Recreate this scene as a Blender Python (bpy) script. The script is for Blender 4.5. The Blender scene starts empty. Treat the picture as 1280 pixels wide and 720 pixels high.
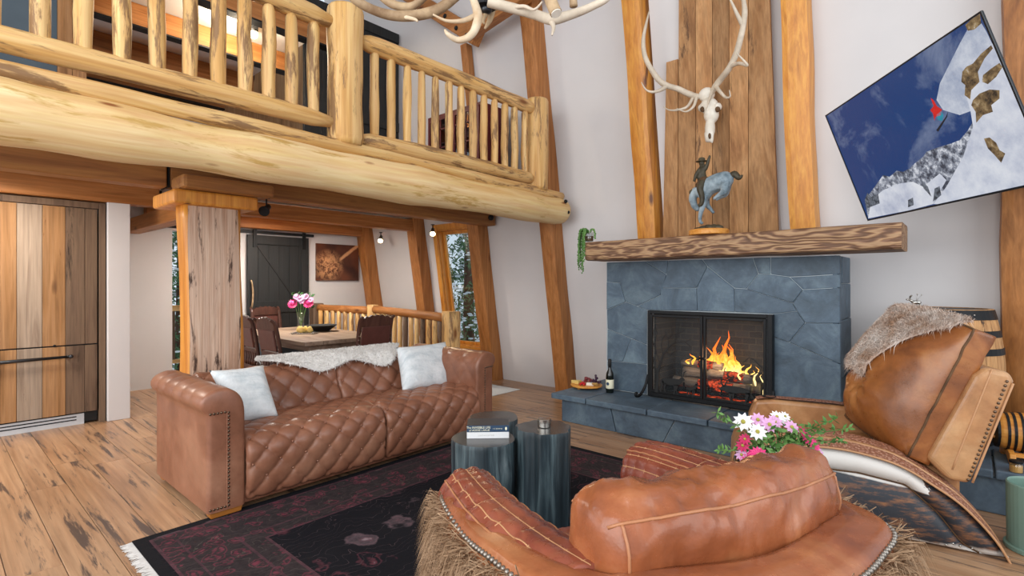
import bpy, bmesh, math, random
from mathutils import Vector, Matrix, noise
import numpy as np
random.seed(7)
S = bpy.context.scene
COL = S.collection
R = math.radians
PI = math.pi
# ------------------------------------------------------------------ camera
TH = R(41.5); FPX = 650.0; CAMH = 1.4; V0 = 354.5
cam = bpy.data.cameras.new('camera'); camo = bpy.data.objects.new('camera', cam); COL.objects.link(camo)
camo.location = (0, 0, CAMH); camo.rotation_euler = (PI/2, 0, TH)
cam.sensor_width = 36; cam.sensor_fit = 'HORIZONTAL'; cam.lens = 36*FPX/1280
cam.shift_y = -(360-V0)/1280; cam.clip_start = 0.05; cam.clip_end = 200
S.camera = camo
# ------------------------------------------------------------------ world and light
W = bpy.data.worlds.new('sky'); S.world = W; W.use_nodes = True
bg = W.node_tree.nodes['Background']; bg.inputs[0].default_value = (0.80, 0.90, 1.0, 1); bg.inputs[1].default_value = 1.0
def area(name, loc, target, sx, sy, power, color):
    l = bpy.data.lights.new(name, 'AREA'); l.shape = 'RECTANGLE'; l.size = sx; l.size_y = sy; l.energy = power; l.color = color
    o = bpy.data.objects.new(name, l); COL.objects.link(o); o.location = loc
    o.rotation_euler = (Vector(target)-Vector(loc)).to_track_quat('-Z', 'Y').to_euler()
    return o
area('window_daylight_south', (-1.5, -2.6, 3.0), (-2.6, 4.5, 1.6), 6.0, 4.2, 300, (1.0, 0.985, 0.97))
area('window_daylight_east', (3.6, 1.6, 2.8), (-3.0, 3.0, 1.2), 4.5, 4.0, 130, (1.0, 0.985, 0.97))
area('kitchen_fill_light', (-5.6, -2.2, 1.5), (-6.6, 4.0, 1.2), 3.4, 1.6, 40, (1.0, 0.97, 0.93))  # added fill light for the kitchen side, no window stands here
vs = S.view_settings
vs.view_transform = 'Standard'; vs.look = 'None'; vs.exposure = 0.0; vs.gamma = 1.0; vs.use_curve_mapping = False
# ------------------------------------------------------------------ placing helpers: sight line meets a known plane
_s, _c = math.sin(TH), math.cos(TH)
def ray(u, v):
    x = (u-640)/FPX
    return Vector((_c*x-_s, _s*x+_c, (V0-v)/FPX))
def PX(u, v, X): r = ray(u, v); return Vector((0, 0, CAMH))+r*(X/r.x)
def PY(u, v, Y): r = ray(u, v); return Vector((0, 0, CAMH))+r*(Y/r.y)
def PZ(u, v, z): r = ray(u, v); return Vector((0, 0, CAMH))+r*((z-CAMH)/r.z)
def PF(u, v, d): return Vector((0, 0, CAMH))+ray(u, v)*d
LEAN = 0.155
def wallY(z): return 5.63-LEAN*z
# ------------------------------------------------------------------ mesh helpers
MW = {}
class MB:
    def __init__(s): s.v = []; s.f = []
    def add(s, vs, fs):
        b = len(s.v); s.v += [tuple(p) for p in vs]; s.f += [tuple(i+b for i in f) for f in fs]
    def box(s, x0, x1, y0, y1, z0, z1, M=None):
        vs = [Vector(p) for p in ((x0,y0,z0),(x1,y0,z0),(x1,y1,z0),(x0,y1,z0),(x0,y0,z1),(x1,y0,z1),(x1,y1,z1),(x0,y1,z1))]
        if M: vs = [M @ p for p in vs]
        s.add(vs, [(0,3,2,1),(4,5,6,7),(0,1,5,4),(1,2,6,5),(2,3,7,6),(3,0,4,7)])
        return s
    def hexa(s, bot, top):
        n = len(bot)
        s.add(list(bot)+list(top), [tuple(range(n-1,-1,-1)), tuple(range(n,2*n))]+[(i,(i+1)%n,n+(i+1)%n,n+i) for i in range(n)])
        return s
    def prism(s, poly, fn, d0, d1):
        return s.hexa([fn(a,b,d0) for a,b in poly], [fn(a,b,d1) for a,b in poly])
    def tube(s, pts, radii, n=10, wob=0.0, seed=0, cap=True, flat=1.0, ref=None, wf=3.0):
        pts = [Vector(p) for p in pts]
        if not hasattr(radii, '__len__'): radii = [radii]*len(pts)
        m = len(pts); T = []
        for i in range(m):
            d = pts[min(i+1,m-1)]-pts[max(i-1,0)]; T.append(d.normalized() if d.length > 1e-9 else Vector((0,0,1)))
        up = Vector(ref) if ref else (Vector((0,0,1)) if abs(T[0].z) < .9 else Vector((1,0,0)))
        a = (up-T[0]*up.dot(T[0])).normalized(); vs = []
        for i in range(m):
            if i:
                a = (a-T[i]*a.dot(T[i]))
                a = a.normalized() if a.length > 1e-6 else T[i].orthogonal().normalized()
            b = T[i].cross(a)
            for k in range(n):
                t = 2*PI*k/n; r = radii[i]
                p = pts[i]+a*(math.cos(t)*r)+b*(math.sin(t)*r*flat)
                if wob: 
                    w = noise.noise(Vector((p.x*wf+seed*7.3, p.y*wf, p.z*wf)))
                    p = p+(p-pts[i])*(w*wob)
                vs.append(p)
        fs = [(i*n+k, i*n+(k+1)%n, (i+1)*n+(k+1)%n, (i+1)*n+k) for i in range(m-1) for k in range(n)]
        if cap: fs += [tuple(range(n-1,-1,-1)), tuple((m-1)*n+k for k in range(n))]
        s.add(vs, fs); return s
    def ball(s, c, r, nu=10, nv=7, M=None):
        c = Vector(c); r = r if hasattr(r,'__len__') else (r,r,r); vs = []; fs = []
        for j in range(nv+1):
            ph = PI*j/nv
            for i in range(nu):
                t = 2*PI*i/nu; p = Vector((r[0]*math.sin(ph)*math.cos(t), r[1]*math.sin(ph)*math.sin(t), r[2]*math.cos(ph)))
                vs.append((M @ p if M else p)+c)
        for j in range(nv):
            for i in range(nu): fs.append((j*nu+i,(j+1)*nu+i,(j+1)*nu+(i+1)%nu,j*nu+(i+1)%nu))
        s.add(vs, fs); return s
    def lathe(s, prof, c=(0,0,0), n=24, M=None):
        c = Vector(c); vs = []; m = len(prof)
        for r, z in prof:
            for k in range(n):
                t = 2*PI*k/n; p = Vector((r*math.cos(t), r*math.sin(t), z)); vs.append((M @ p if M else p)+c)
        fs = [(i*n+k, i*n+(k+1)%n, (i+1)*n+(k+1)%n, (i+1)*n+k) for i in range(m-1) for k in range(n)]
        fs += [tuple(range(n-1,-1,-1)), tuple((m-1)*n+k for k in range(n))]
        s.add(vs, fs); return s
    def grid(s, fn, nu, nv, cu=False, cv=False, capu=False):
        vs = [fn(i/nu, j/nv) for i in range(nu+(0 if cu else 1)) for j in range(nv+(0 if cv else 1))]
        NU = nu if cu else nu+1; NV = nv if cv else nv+1; fs = []
        for i in range(nu):
            for j in range(nv):
                a, b = i, (i+1) % NU; c, d = j, (j+1) % NV
                fs.append((a*NV+c, b*NV+c, b*NV+d, a*NV+d))
        if capu: fs += [tuple(range(NV)), tuple((NU-1)*NV+k for k in range(NV-1,-1,-1))]
        s.add(vs, fs); return s
    def build(s, name, mat, parent=None, smooth=False, bevel=0, local=False, seg=2, sub=0, solid=0, remesh=0, angle=40, fixn=False):
        me = bpy.data.meshes.new(name); V = s.v
        if parent is not None and not local:
            Mi = MW[parent.name].inverted(); V = [tuple(Mi @ Vector(p)) for p in s.v]
        me.from_pydata([tuple(p) for p in V], [], s.f); me.update()
        if fixn:
            bm = bmesh.new(); bm.from_mesh(me); bmesh.ops.recalc_face_normals(bm, faces=bm.faces); bm.to_mesh(me); bm.free()
        o = bpy.data.objects.new(name, me); COL.objects.link(o)
        if mat: me.materials.append(M[mat] if isinstance(mat, str) else mat)
        if parent is not None: o.parent = parent; MW[o.name] = MW[parent.name]
        else: MW[o.name] = Matrix.Identity(4)
        if solid: md = o.modifiers.new('s','SOLIDIFY'); md.thickness = solid; md.offset = 0
        if remesh: md = o.modifiers.new('r','REMESH'); md.mode = 'VOXEL'; md.voxel_size = remesh; md.use_smooth_shade = True
        if bevel: md = o.modifiers.new('b','BEVEL'); md.width = bevel; md.segments = seg; md.limit_method = 'ANGLE'; md.angle_limit = R(angle)
        if sub: md = o.modifiers.new('d','SUBSURF'); md.levels = sub; md.render_levels = sub
        if smooth:
            me.polygons.foreach_set('use_smooth', [True]*len(me.polygons))
        return o
def tag(o, label, cat, group=None):
    o['label'] = label; o['category'] = cat
    if group: o['group'] = group
    return o
def thing(name, label, cat, loc=(0,0,0), rz=0, group=None):
    o = bpy.data.objects.new(name, None); COL.objects.link(o); o.location = loc; o.rotation_euler = (0,0,rz)
    o.empty_display_size = .1
    MW[o.name] = Matrix.Translation(Vector(loc)) @ Matrix.Rotation(rz, 4, 'Z')
    return tag(o, label, cat, group)
def struct(o): o['kind'] = 'structure'; return o
def stuff(o): o['kind'] = 'stuff'; return o
def dup(root, loc=None, rz=None, label=None, group=None):
    r = root.copy(); COL.objects.link(r)
    if loc is not None: r.location = loc
    if rz is not None: r.rotation_euler = (0,0,rz)
    if label: r['label'] = label
    if group: r['group'] = group
    for ch in list(root.children):
        c = ch.copy(); COL.objects.link(c); c.parent = r
        for g in list(ch.children):
            d = g.copy(); COL.objects.link(d); d.parent = c
    return r
def lerp(a, b, t): return a+(b-a)*t
def spl(pts, n=8):
    P = [Vector(p) for p in pts]; out = []
    for i in range(len(P)-1):
        p0 = P[max(i-1,0)]; p1 = P[i]; p2 = P[i+1]; p3 = P[min(i+2,len(P)-1)]
        for k in range(n):
            t = k/n
            out.append(.5*((2*p1)+(p2-p0)*t+(2*p0-5*p1+4*p2-p3)*t*t+(-p0+3*p1-3*p2+p3)*t**3))
    out.append(P[-1]); return out
def radl(rs, n=8):
    out = []
    for i in range(len(rs)-1):
        for k in range(n): out.append(lerp(rs[i], rs[i+1], k/n))
    return out+[rs[-1]]
def fur(name, samples, mat, parent, length=.03, width=.0035, seed=1, droop=.4, dirn=None, spread=.6, segs=2):
    """samples: list of (point, normal); thin tapered blades, one joined part"""
    rnd = random.Random(seed); vs = []; fs = []
    for p, n in samples:
        p = Vector(p); n = Vector(n).normalized()
        d = (n+Vector((rnd.gauss(0,spread),rnd.gauss(0,spread),rnd.gauss(0,spread)))+(Vector(dirn) if dirn else Vector((0,0,0)))).normalized()
        L = length*rnd.uniform(.55,1.25); w = d.cross(Vector((rnd.random()-.5,rnd.random()-.5,rnd.random()-.5))).normalized()*width*rnd.uniform(.6,1.2)
        b = len(vs); m = p+d*L*.55; e = p+d*L+Vector((0,0,-droop*L*.5))+n*(-droop*L*.15)
        vs += [p-w, p+w, m+w*.75, m-w*.75, e]; fs += [(b,b+1,b+2,b+3),(b+3,b+2,b+4)]
    m = MB(); m.v = [tuple(v) for v in vs]; m.f = fs
    return stuff(m.build(name, mat, parent, smooth=True))
# ------------------------------------------------------------------ materials
M = {}
def lin(h):
    h = h.lstrip('#'); c = [int(h[i:i+2],16)/255 for i in (0,2,4)]
    return tuple(x/12.92 if x <= .04045 else ((x+.055)/1.055)**2.4 for x in c)+(1,)
class NT:
    def __init__(s, name):
        s.m = bpy.data.materials.new(name); s.m.use_nodes = True; s.t = s.m.node_tree
        s.b = s.t.nodes['Principled BSDF']; s.o = s.t.nodes['Material Output']; M[name] = s.m
    def n(s, typ, ins=None, **props):
        nd = s.t.nodes.new(typ)
        for k, v in props.items(): setattr(nd, k, v)
        for k, v in (ins or {}).items():
            sk = nd.inputs[k]
            if isinstance(v, bpy.types.NodeSocket): s.t.links.new(v, sk)
            else: sk.default_value = v
        return nd
    def ramp(s, fac, stops, interp='LINEAR'):
        r = s.n('ShaderNodeValToRGB', {0: fac}); cr = r.color_ramp; cr.interpolation = interp
        while len(cr.elements) < len(stops): cr.elements.new(.5)
        for e, (p, c) in zip(cr.elements, stops): e.position = p; e.color = lin(c) if isinstance(c, str) else (c,c,c,1)
        return r.outputs[0]
    def set(s, **kw):
        for k, v in kw.items():
            sk = s.b.inputs[k.replace('_',' ')]
            if isinstance(v, bpy.types.NodeSocket): s.t.links.new(v, sk)
            else: sk.default_value = v
        return s
    def coord(s, sc=(1,1,1), rnd=0.0, out='Object'):
        tc = s.n('ShaderNodeTexCoord'); v = tc.outputs[out]
        if rnd:
            oi = s.n('ShaderNodeObjectInfo'); mu = s.n('ShaderNodeVectorMath', {0: oi.outputs['Random'], 1: (rnd, rnd*1.7, rnd*.6)}, operation='MULTIPLY')
            v = s.n('ShaderNodeVectorMath', {0: v, 1: mu.outputs[0]}, operation='ADD').outputs[0]
        return s.n('ShaderNodeMapping', {'Vector': v, 'Scale': sc}).outputs[0]
    def noise(s, vec, scale, detail=4, rough=.55, dist=0):
        return s.n('ShaderNodeTexNoise', {'Vector': vec, 'Scale': scale, 'Detail': detail, 'Roughness': rough, 'Distortion': dist}).outputs[0]
    def mix(s, fac, a, b, blend='MIX'):
        nd = s.n('ShaderNodeMix', None, data_type='RGBA', blend_type=blend)
        for k, v in ((0,fac),(6,a),(7,b)):
            if isinstance(v, bpy.types.NodeSocket): s.t.links.new(v, nd.inputs[k])
            else: nd.inputs[k].default_value = lin(v) if isinstance(v, str) else v
        return nd.outputs[2]
    def math(s, op, a, b=0.0, c=0.0):
        nd = s.n('ShaderNodeMath', {0:a,1:b,2:c}, operation=op); return nd.outputs[0]
    def bump(s, h, st=.3, d=.01):
        s.set(Normal=s.n('ShaderNodeBump', {'Height': h, 'Strength': st, 'Distance': d}).outputs[0]); return s
    def vary(s, col, amt=.15, sat=0.0):
        oi = s.n('ShaderNodeObjectInfo'); v = s.math('MULTIPLY_ADD', oi.outputs['Random'], amt*2, 1-amt)
        return s.n('ShaderNodeHueSaturation', {'Color': col, 'Value': v}).outputs[0]
def plain(name, col, rough=.5, metal=0, spec=.5, noise_amt=.12, nscale=20, bump=0, coat=0):
    k = NT(name); v = k.coord()
    f = k.noise(v, nscale, 3)
    c = lin(col); d = tuple(x*(1-noise_amt) for x in c[:3])+(1,); e = tuple(min(1,x*(1+noise_amt)) for x in c[:3])+(1,)
    k.set(Base_Color=k.mix(f, d, e), Roughness=rough, Metallic=metal)
    k.b.inputs['Specular IOR Level'].default_value = spec
    if coat: k.b.inputs['Coat Weight'].default_value = coat
    if bump: k.bump(f, bump)
    return k
def wood(name, cols, axis='y', sc=1.0, rough=.55, dark=None, darkpos=.62, rnd=9.0, vary=.12, bump=.25, knots=None, spec=.35, darksc=1.0, ksc=1.0, dasp=1.0):
    k = NT(name); a = {'x':0,'y':1,'z':2}[axis]
    s1 = [14*sc]*3; s1[a] = .9*sc; v = k.coord(tuple(s1), rnd)
    n1 = k.noise(v, 1.0, 5, .6, .6)
    col = k.ramp(n1, [(p, c) for p, c in zip(np.linspace(.28,.72,len(cols)), cols)])
    s2 = [70*sc]*3; s2[a] = 2.0*sc; n2 = k.noise(k.coord(tuple(s2), rnd), 1.0, 3, .6)
    col = k.mix(.35, col, k.ramp(n2, [(.3,.25),(.7,.75)]), 'OVERLAY')
    if knots:
        s4 = [5*sc*ksc]*3; s4[a] = 1.6*sc*ksc
        vo = k.n('ShaderNodeTexVoronoi', {'Vector': k.coord(tuple(s4), rnd), 'Scale': 1.0}).outputs['Distance']
        col = k.mix(k.ramp(vo, [(.05,1.0),(.13,0.0)]), col, knots)
    if dark:
        s3 = [9*darksc*sc*dasp]*3; s3[a] = 1.3*darksc*sc
        n3 = k.noise(k.coord(tuple(s3), rnd+3), 1.0, 6, .7, .3)
        col = k.mix(k.ramp(n3, [(darkpos,0.0),(darkpos+.07,1.0)]), col, dark)
    if vary: col = k.vary(col, vary)
    k.set(Base_Color=col, Roughness=rough); k.b.inputs['Specular IOR Level'].default_value = spec
    if bump: k.bump(n2, bump, .006)
    return k
def leather(name, c0, c1, c2, rough=.38, bsc=90, patch=2.2):
    k = NT(name); v = k.coord()
    n = k.noise(v, patch, 5, .6, .5); f = k.noise(v, 14, 4, .65)
    col = k.ramp(n, [(.25,c0),(.5,c1),(.75,c2)]); col = k.mix(.3, col, k.ramp(f, [(.3,.3),(.7,.7)]), 'OVERLAY')
    vo = k.n('ShaderNodeTexVoronoi', {'Vector': v, 'Scale': bsc}).outputs['Distance']
    k.set(Base_Color=col, Roughness=k.math('MULTIPLY_ADD', f, .25, rough-.12)); k.b.inputs['Specular IOR Level'].default_value = .5
    k.bump(k.math('ADD', k.math('MULTIPLY', vo, .5), f), .12, .004); return k
for ax in 'xyz':
    wood('log_'+ax, ['b98647','cc9f60','dcb67d','c59552'], ax, .7, .5, dark='8a6845', darkpos=.53, vary=.08, knots='7d4d28', darksc=1.8)
    wood('beam_'+ax, ['7f4d25','9a6231','ab7240','8a572a'], ax, .8, .5, vary=.1, knots='5b2f12')
wood('biglog', ['cda264','dab880','e4c898','d2aa6e'], 'y', .45, .6, vary=0, knots='8a532c', bump=.5, dark='c09a58', darkpos=.56, darksc=2.2, ksc=2.6)
wood('beam_gold_z', ['a9651f','c98232','d9963f','b8742a'], 'z', .8, .42, vary=.06, knots='6b3a15', spec=.5)
wood('beam_brown_y', ['7d4f2b','94633a','a4723f','86562e'], 'y', .8, .55, vary=.05, knots='50311a')
wood('floor_plank', ['8c684c','a07b5c','b08c6c','967154'], 'x', .55, .30, dark='574840', darkpos=.55, vary=.07, bump=.25, darksc=1.9, dasp=1.8)
wood('panel_plank', ['7d5636','9a6f47','ae845a','88603d'], 'z', .7, .7, dark='5f4430', darkpos=.6, vary=.28, knots='4c3220')
wood('barn_board', ['7b5a3c','9c7650','ad8a66','86643f'], 'z', .8, .7, dark='4b3a2c', darkpos=.62, vary=.22, knots='4c3626')
wood('barn_board_orange', ['7a5634','966d44','a67d55','85603c'], 'z', .8, .65, dark='70482a', darkpos=.64, vary=.1, knots='55341c')
wood('barn_board_grey', ['776658','93806e','a08e7c','837060'], 'z', .8, .75, dark='5a4a3e', darkpos=.66, vary=.06)
wood('barn_board_dark', ['4d3a2c','655040','735d4a','574334'], 'z', .8, .7, dark='35281f', darkpos=.6, vary=.06)
wood('column_grey', ['a58168','bd9b84','c9ad98','ae8a70'], 'z', .9, .6, dark='4e3a30', darkpos=.565, vary=0, bump=.9, darksc=1.6)
k = NT('mantel'); v = k.coord((.55,3.2,3.2)); dv = k.noise(v, 1.6, 4, .6, .4)
wv = k.n('ShaderNodeTexWave', {'Vector': k.n('ShaderNodeVectorMath', {0: v, 1: k.n('ShaderNodeCombineXYZ', {2: k.math('MULTIPLY', dv, 2.6), 1: k.math('MULTIPLY', dv, 1.2)}).outputs[0]}, operation='ADD').outputs[0], 'Scale': 1.25, 'Distortion': 2.0, 'Detail': 3, 'Detail Scale': 1.2}, bands_direction='Z').outputs[1]
fn_ = k.noise(k.coord((3,60,60)), 1.0, 3, .6)
k.set(Base_Color=k.mix(.4, k.ramp(wv, [(.05,'664731'),(.4,'84614a'),(.65,'9c7858'),(.95,'ad8a66')]), k.ramp(fn_, [(.3,.3),(.7,.7)]), 'OVERLAY'), Roughness=.6); k.bump(wv, .5, .012)
wood('dark_oak', ['2f1b14','432820','50332a','38211a'], 'z', 1, .4, vary=.1)
wood('table_grey', ['6f5b4b','8b7563','9a8573','7a6654'], 'x', .8, .5, dark='46382e', vary=.05)
wood('stave', ['8a5f38','a87a4c','b98b5a','946841'], 'z', 1.2, .5, dark='3a2718', darkpos=.6, vary=.15)
wood('keg_wood', ['b26a22','cf8a3a','d8984a','bd762c'], 'x', 1.2, .35, vary=.05)
wood('red_cabinet', ['3f0f12','541519','601a1e','481216'], 'z', .8, .4, vary=.05)
wood('charcoal_door', ['17191a','1f2122','262728','1b1d1e'], 'z', .9, .55, vary=.1)
wood('firelog', ['5a4c44','8d8074','a89c90','6d5f54'], 'x', 1.5, .9, dark='15100d', vary=.2)
wood('snow_pine_bark', ['3b2a20','57402f','4a3628'], 'z', 1, .9, vary=.1)
leather('sofa_leather', '6d4431','895a44','9e7159', .36)
leather('chair_leather', '6f3a22','935433','ae744c', .25, 120, 3.4)
leather('arm_leather', '5e2a20','7d3d2d','96553f', .28, 80, 3.0)
leather('tan_leather', '8a5a36','ab7c52','c29a70', .36, 90, 3.6)
leather('cushion_leather', '63361a','8a5228','a9713f', .30, 90, 4.5)
plain('plaster', 'd3d0d0', .85, nscale=3, noise_amt=.04, bump=.05, spec=.2)
plain('ceiling_white', 'd6d2cd', .9, nscale=3, noise_amt=.03, spec=.2)
plain('loft_plaster', 'c9c7c2', .9, nscale=3, noise_amt=.03, spec=.2)
plain('iron', '1c1d1f', .5, .6, nscale=40, bump=.1)
plain('iron_bright', '45484c', .4, .9, nscale=40)
plain('black', '101112', .6, nscale=30)
plain('brass_nail', '6b5a4c', .3, 1, nscale=30)
plain('silver', 'b9b6b0', .25, 1, nscale=30); plain('bead_metal', '8f8880', .35, .9, nscale=30)
plain('foot_wood', 'a8692c', .4, nscale=12)
plain('glass_green', '0c1410', .12, nscale=4, spec=.6)
plain('label_cream', 'e6e2c6', .7, nscale=60, noise_amt=.05)
plain('lamp_metal', '6d6658', .35, .8, nscale=20)
plain('piping', 'b98a62', .5, nscale=60); plain('welt_brown', 'a8704c', .45, nscale=60)
plain('plinth_white', 'c8ccd0', .4, nscale=30, noise_amt=.05)
plain('tv_frame', '2a2d31', .3, .5, nscale=20)
plain('mat_pale', 'd3d9dc', .8, nscale=60)
plain('fringe', 'cbc7c3', .9, nscale=120)
plain('green_bin', '6f8c80', .45, nscale=10, noise_amt=.05)
plain('paper', 'd9dadb', .7, nscale=80, noise_amt=.04)
plain('paper2', 'b3b0a8', .8, nscale=200)
plain('navy_cover', '1d2733', .45, nscale=30)
plain('navy_spine', '27405a', .5, nscale=60)
plain('cover_top', '35383c', .35, nscale=10)
plain('slate', '4a5a66', .5, nscale=5, noise_amt=.15)
# ---- special materials
def _stone():
    k = NT('stone'); v = k.coord((1,1,1), 5)
    n = k.noise(v, 3.5, 6, .65, .6); f = k.noise(v, 40, 4, .6)
    col = k.ramp(n, [(.25,'37454f'),(.5,'4e6070'),(.78,'71858f')]); col = k.mix(.25, col, k.ramp(f, [(.3,.35),(.7,.7)]), 'OVERLAY')
    k.set(Base_Color=k.vary(col,.14), Roughness=.55); k.bump(n, .5, .02)
    plain('mortar', 'aab4ba', .9, nscale=30)
    plain('mortar_dark', '39444d', .9, nscale=30)
_stone()
def _rug():
    k = NT('rug'); v = k.coord()
    sep = k.n('ShaderNodeSeparateXYZ', {0: v})
    ax = k.math('ABSOLUTE', sep.outputs[0]); ay = k.math('ABSOLUTE', sep.outputs[1])
    ex = k.math('SUBTRACT', 1.47, ax); ey = k.math('SUBTRACT', 1.465, ay); e = k.math('MINIMUM', ex, ey)   # distance to the edge
    ns_ = k.n('ShaderNodeTexNoise', {'Vector': v, 'Scale': 9.0, 'Detail': 3.0})
    v2 = k.n('ShaderNodeVectorMath', {0: v, 1: k.n('ShaderNodeVectorMath', {0: ns_.outputs['Color'], 'Scale': .16}, operation='SCALE').outputs[0]}, operation='ADD').outputs[0]
    vo = k.n('ShaderNodeTexVoronoi', {'Vector': v2, 'Scale': 4.2}); d = vo.outputs['Distance']
    vo2 = k.n('ShaderNodeTexVoronoi', {'Vector': v2, 'Scale': 10}); d2 = vo2.outputs['Distance']
    wv = k.n('ShaderNodeTexWave', {'Vector': v, 'Scale': 2.6, 'Distortion': 14, 'Detail': 3, 'Detail Scale': 1.6}).outputs[1]
    nz = k.noise(v, 22, 4, .7)
    field = k.mix(k.ramp(d, [(.16,1.0),(.22,0.0),(.28,0.0),(.31,.8),(.36,0.0)]), '14141b', '5a3039')
    field = k.mix(k.ramp(vo.outputs['Color'], [(.62,0.0),(.66,.55)]), field, '6a5a60')
    field = k.mix(k.ramp(d, [(.10,1.0),(.14,0.0)]), field, '86747a')
    field = k.mix(k.ramp(d, [(.34,0.0),(.40,1.0)]), field, '131319')
    field = k.mix(k.ramp(wv, [(.46,0.0),(.5,.9),(.54,0.0)]), field, '5c4c50')
    border = k.mix(k.ramp(d2, [(.15,1.0),(.25,0.0),(.3,0.0),(.38,.9),(.44,0.0)]), '352d2f', '6d3441')
    border = k.mix(k.ramp(wv, [(.44,0.0),(.5,.8),(.56,0.0)]), border, '5f5b52')
    band = k.ramp(e, [(0.0,0.0),(.055,0.0),(.06,1.0),(.5,1.0),(.505,0.0)], 'CONSTANT')
    col = k.mix(band, field, border)
    line = k.ramp(e, [(0,0.0),(.06,.7),(.075,0.0),(.16,.6),(.17,0.0),(.385,.6),(.4,0.0),(.49,.7),(.505,0.0)], 'CONSTANT')
    col = k.mix(line, col, '5a3a42')
    edge = k.ramp(e, [(0,1.0),(.05,0.0)], 'CONSTANT'); col = k.mix(edge, col, '17171b')
    col = k.mix(k.ramp(nz, [(.35,.45),(.62,0.0)]), col, '121318')
    k.set(Base_Color=col, Roughness=.95); k.b.inputs['Specular IOR Level'].default_value = .15; k.bump(nz, .4, .006)
_rug()
def _hide():
    k = NT('cowhide'); v = k.coord((1,1,1))
    n = k.noise(v, 3.4, 5, .6, .3); st = k.noise(k.coord((9,9,36)), 1.0, 4, .7)
    sep = k.n('ShaderNodeSeparateXYZ', {0: v})
    n0 = k.math('SUBTRACT', n, .5)
    m1 = k.ramp(k.math('ADD', k.math('MULTIPLY', sep.outputs[0], -1.0), k.math('MULTIPLY', k.math('SUBTRACT', k.noise(v, 9, 5, .6), .5), .6)), [(.37,0.0),(.38,1.0)])
    m2 = k.ramp(k.math('ADD', k.math('MULTIPLY_ADD', sep.outputs[0], .13, sep.outputs[2]), k.math('MULTIPLY', n0, .04)), [(.243,0.0),(.248,1.0)])
    mask = k.math('MULTIPLY', m1, m2)
    dark = k.mix(k.ramp(st, [(.48,0.0),(.68,.8)]), '2b3038', '96643f')
    foot = k.ramp(k.math('ADD', sep.outputs[2], k.math('MULTIPLY', n, .12)), [(.085,1.0),(.10,0.0)])
    col = k.mix(mask, dark, 'e2dfda'); col = k.mix(foot, col, 'dcd9d4')
    k.set(Base_Color=col, Roughness=.5); k.bump(k.noise(k.coord((300,300,60)), 1.0, 2), .15, .004)
_hide()
def furm(name, a, b, rough=.8):
    k = NT(name); v = k.coord(); n = k.noise(v, 9, 4, .6)
    k.set(Base_Color=k.ramp(n, [(.3,a),(.7,b)]), Roughness=rough); k.b.inputs['Specular IOR Level'].default_value = .25
furm('fur_brown', '6f5238', 'b5977a'); furm('fur_white', 'e6e3df', 'f6f4f1'); furm('fur_fox', 'b48d6e', 'eee6df'); furm('fur_dark', '45301f', '6e533b')
furm('bone', 'd6cdbd', 'efe9dd', .5); furm('antler', 'b79c7c', 'dccdb4', .5); furm('antler_dark', '7b5f45', 'bda381', .55); furm('antler_pale', 'b8aa97','dccfbc', .5)
furm('leaf', '3f6a33', '7aa35c', .5); furm('leaf_dark', '27482c', '49713f', .5); furm('needle', '2f5236', '6c8d60', .7)
furm('patina', '4c5f6a', 'b5c5ce', .45); furm('bronze', '2b251c', '57503f', .4); furm('snow', 'e3e8ee', 'f4f7fa', .8); furm('rock', '4a463f','8a8378',.9)
def _pillow():
    k = NT('pillow_fabric'); v = k.coord(); w = k.noise(k.coord((34,7,7)), 1, 4, .6); n = k.noise(v, 40, 3)
    k.set(Base_Color=k.ramp(w, [(.3,'bcc6cb'),(.5,'d5dbde'),(.7,'e4e8ea')]), Roughness=.85); k.bump(n, .5, .01)
_pillow()
def _stump():
    k = NT('stump'); n = k.noise(k.coord((14,14,.9), 4), 1, 6, .65, .5)
    col = k.ramp(n, [(.3,'151b1f'),(.47,'2c383e'),(.58,'4e5d62'),(.7,'7f8a8b')])
    k.set(Base_Color=k.vary(col,.12), Roughness=.32); k.b.inputs['Specular IOR Level'].default_value = .6; k.bump(n, .35, .01)
    k = NT('stump_top'); n = k.noise(k.coord(), 7, 5, .6, 1); k.set(Base_Color=k.ramp(n, [(.3,'2a2b2c'),(.7,'4d4a47')]), Roughness=.22)
_stump()
def emit(name, col, st):
    k = NT(name); k.set(Base_Color=lin(col)); k.b.inputs['Emission Color'].default_value = lin(col); k.b.inputs['Emission Strength'].default_value = st; k.b.inputs['Roughness'].default_value = .6
emit('bulb', 'ffdca0', 14); emit('fill_lamp_glow', 'ffd28c', 4)
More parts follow.
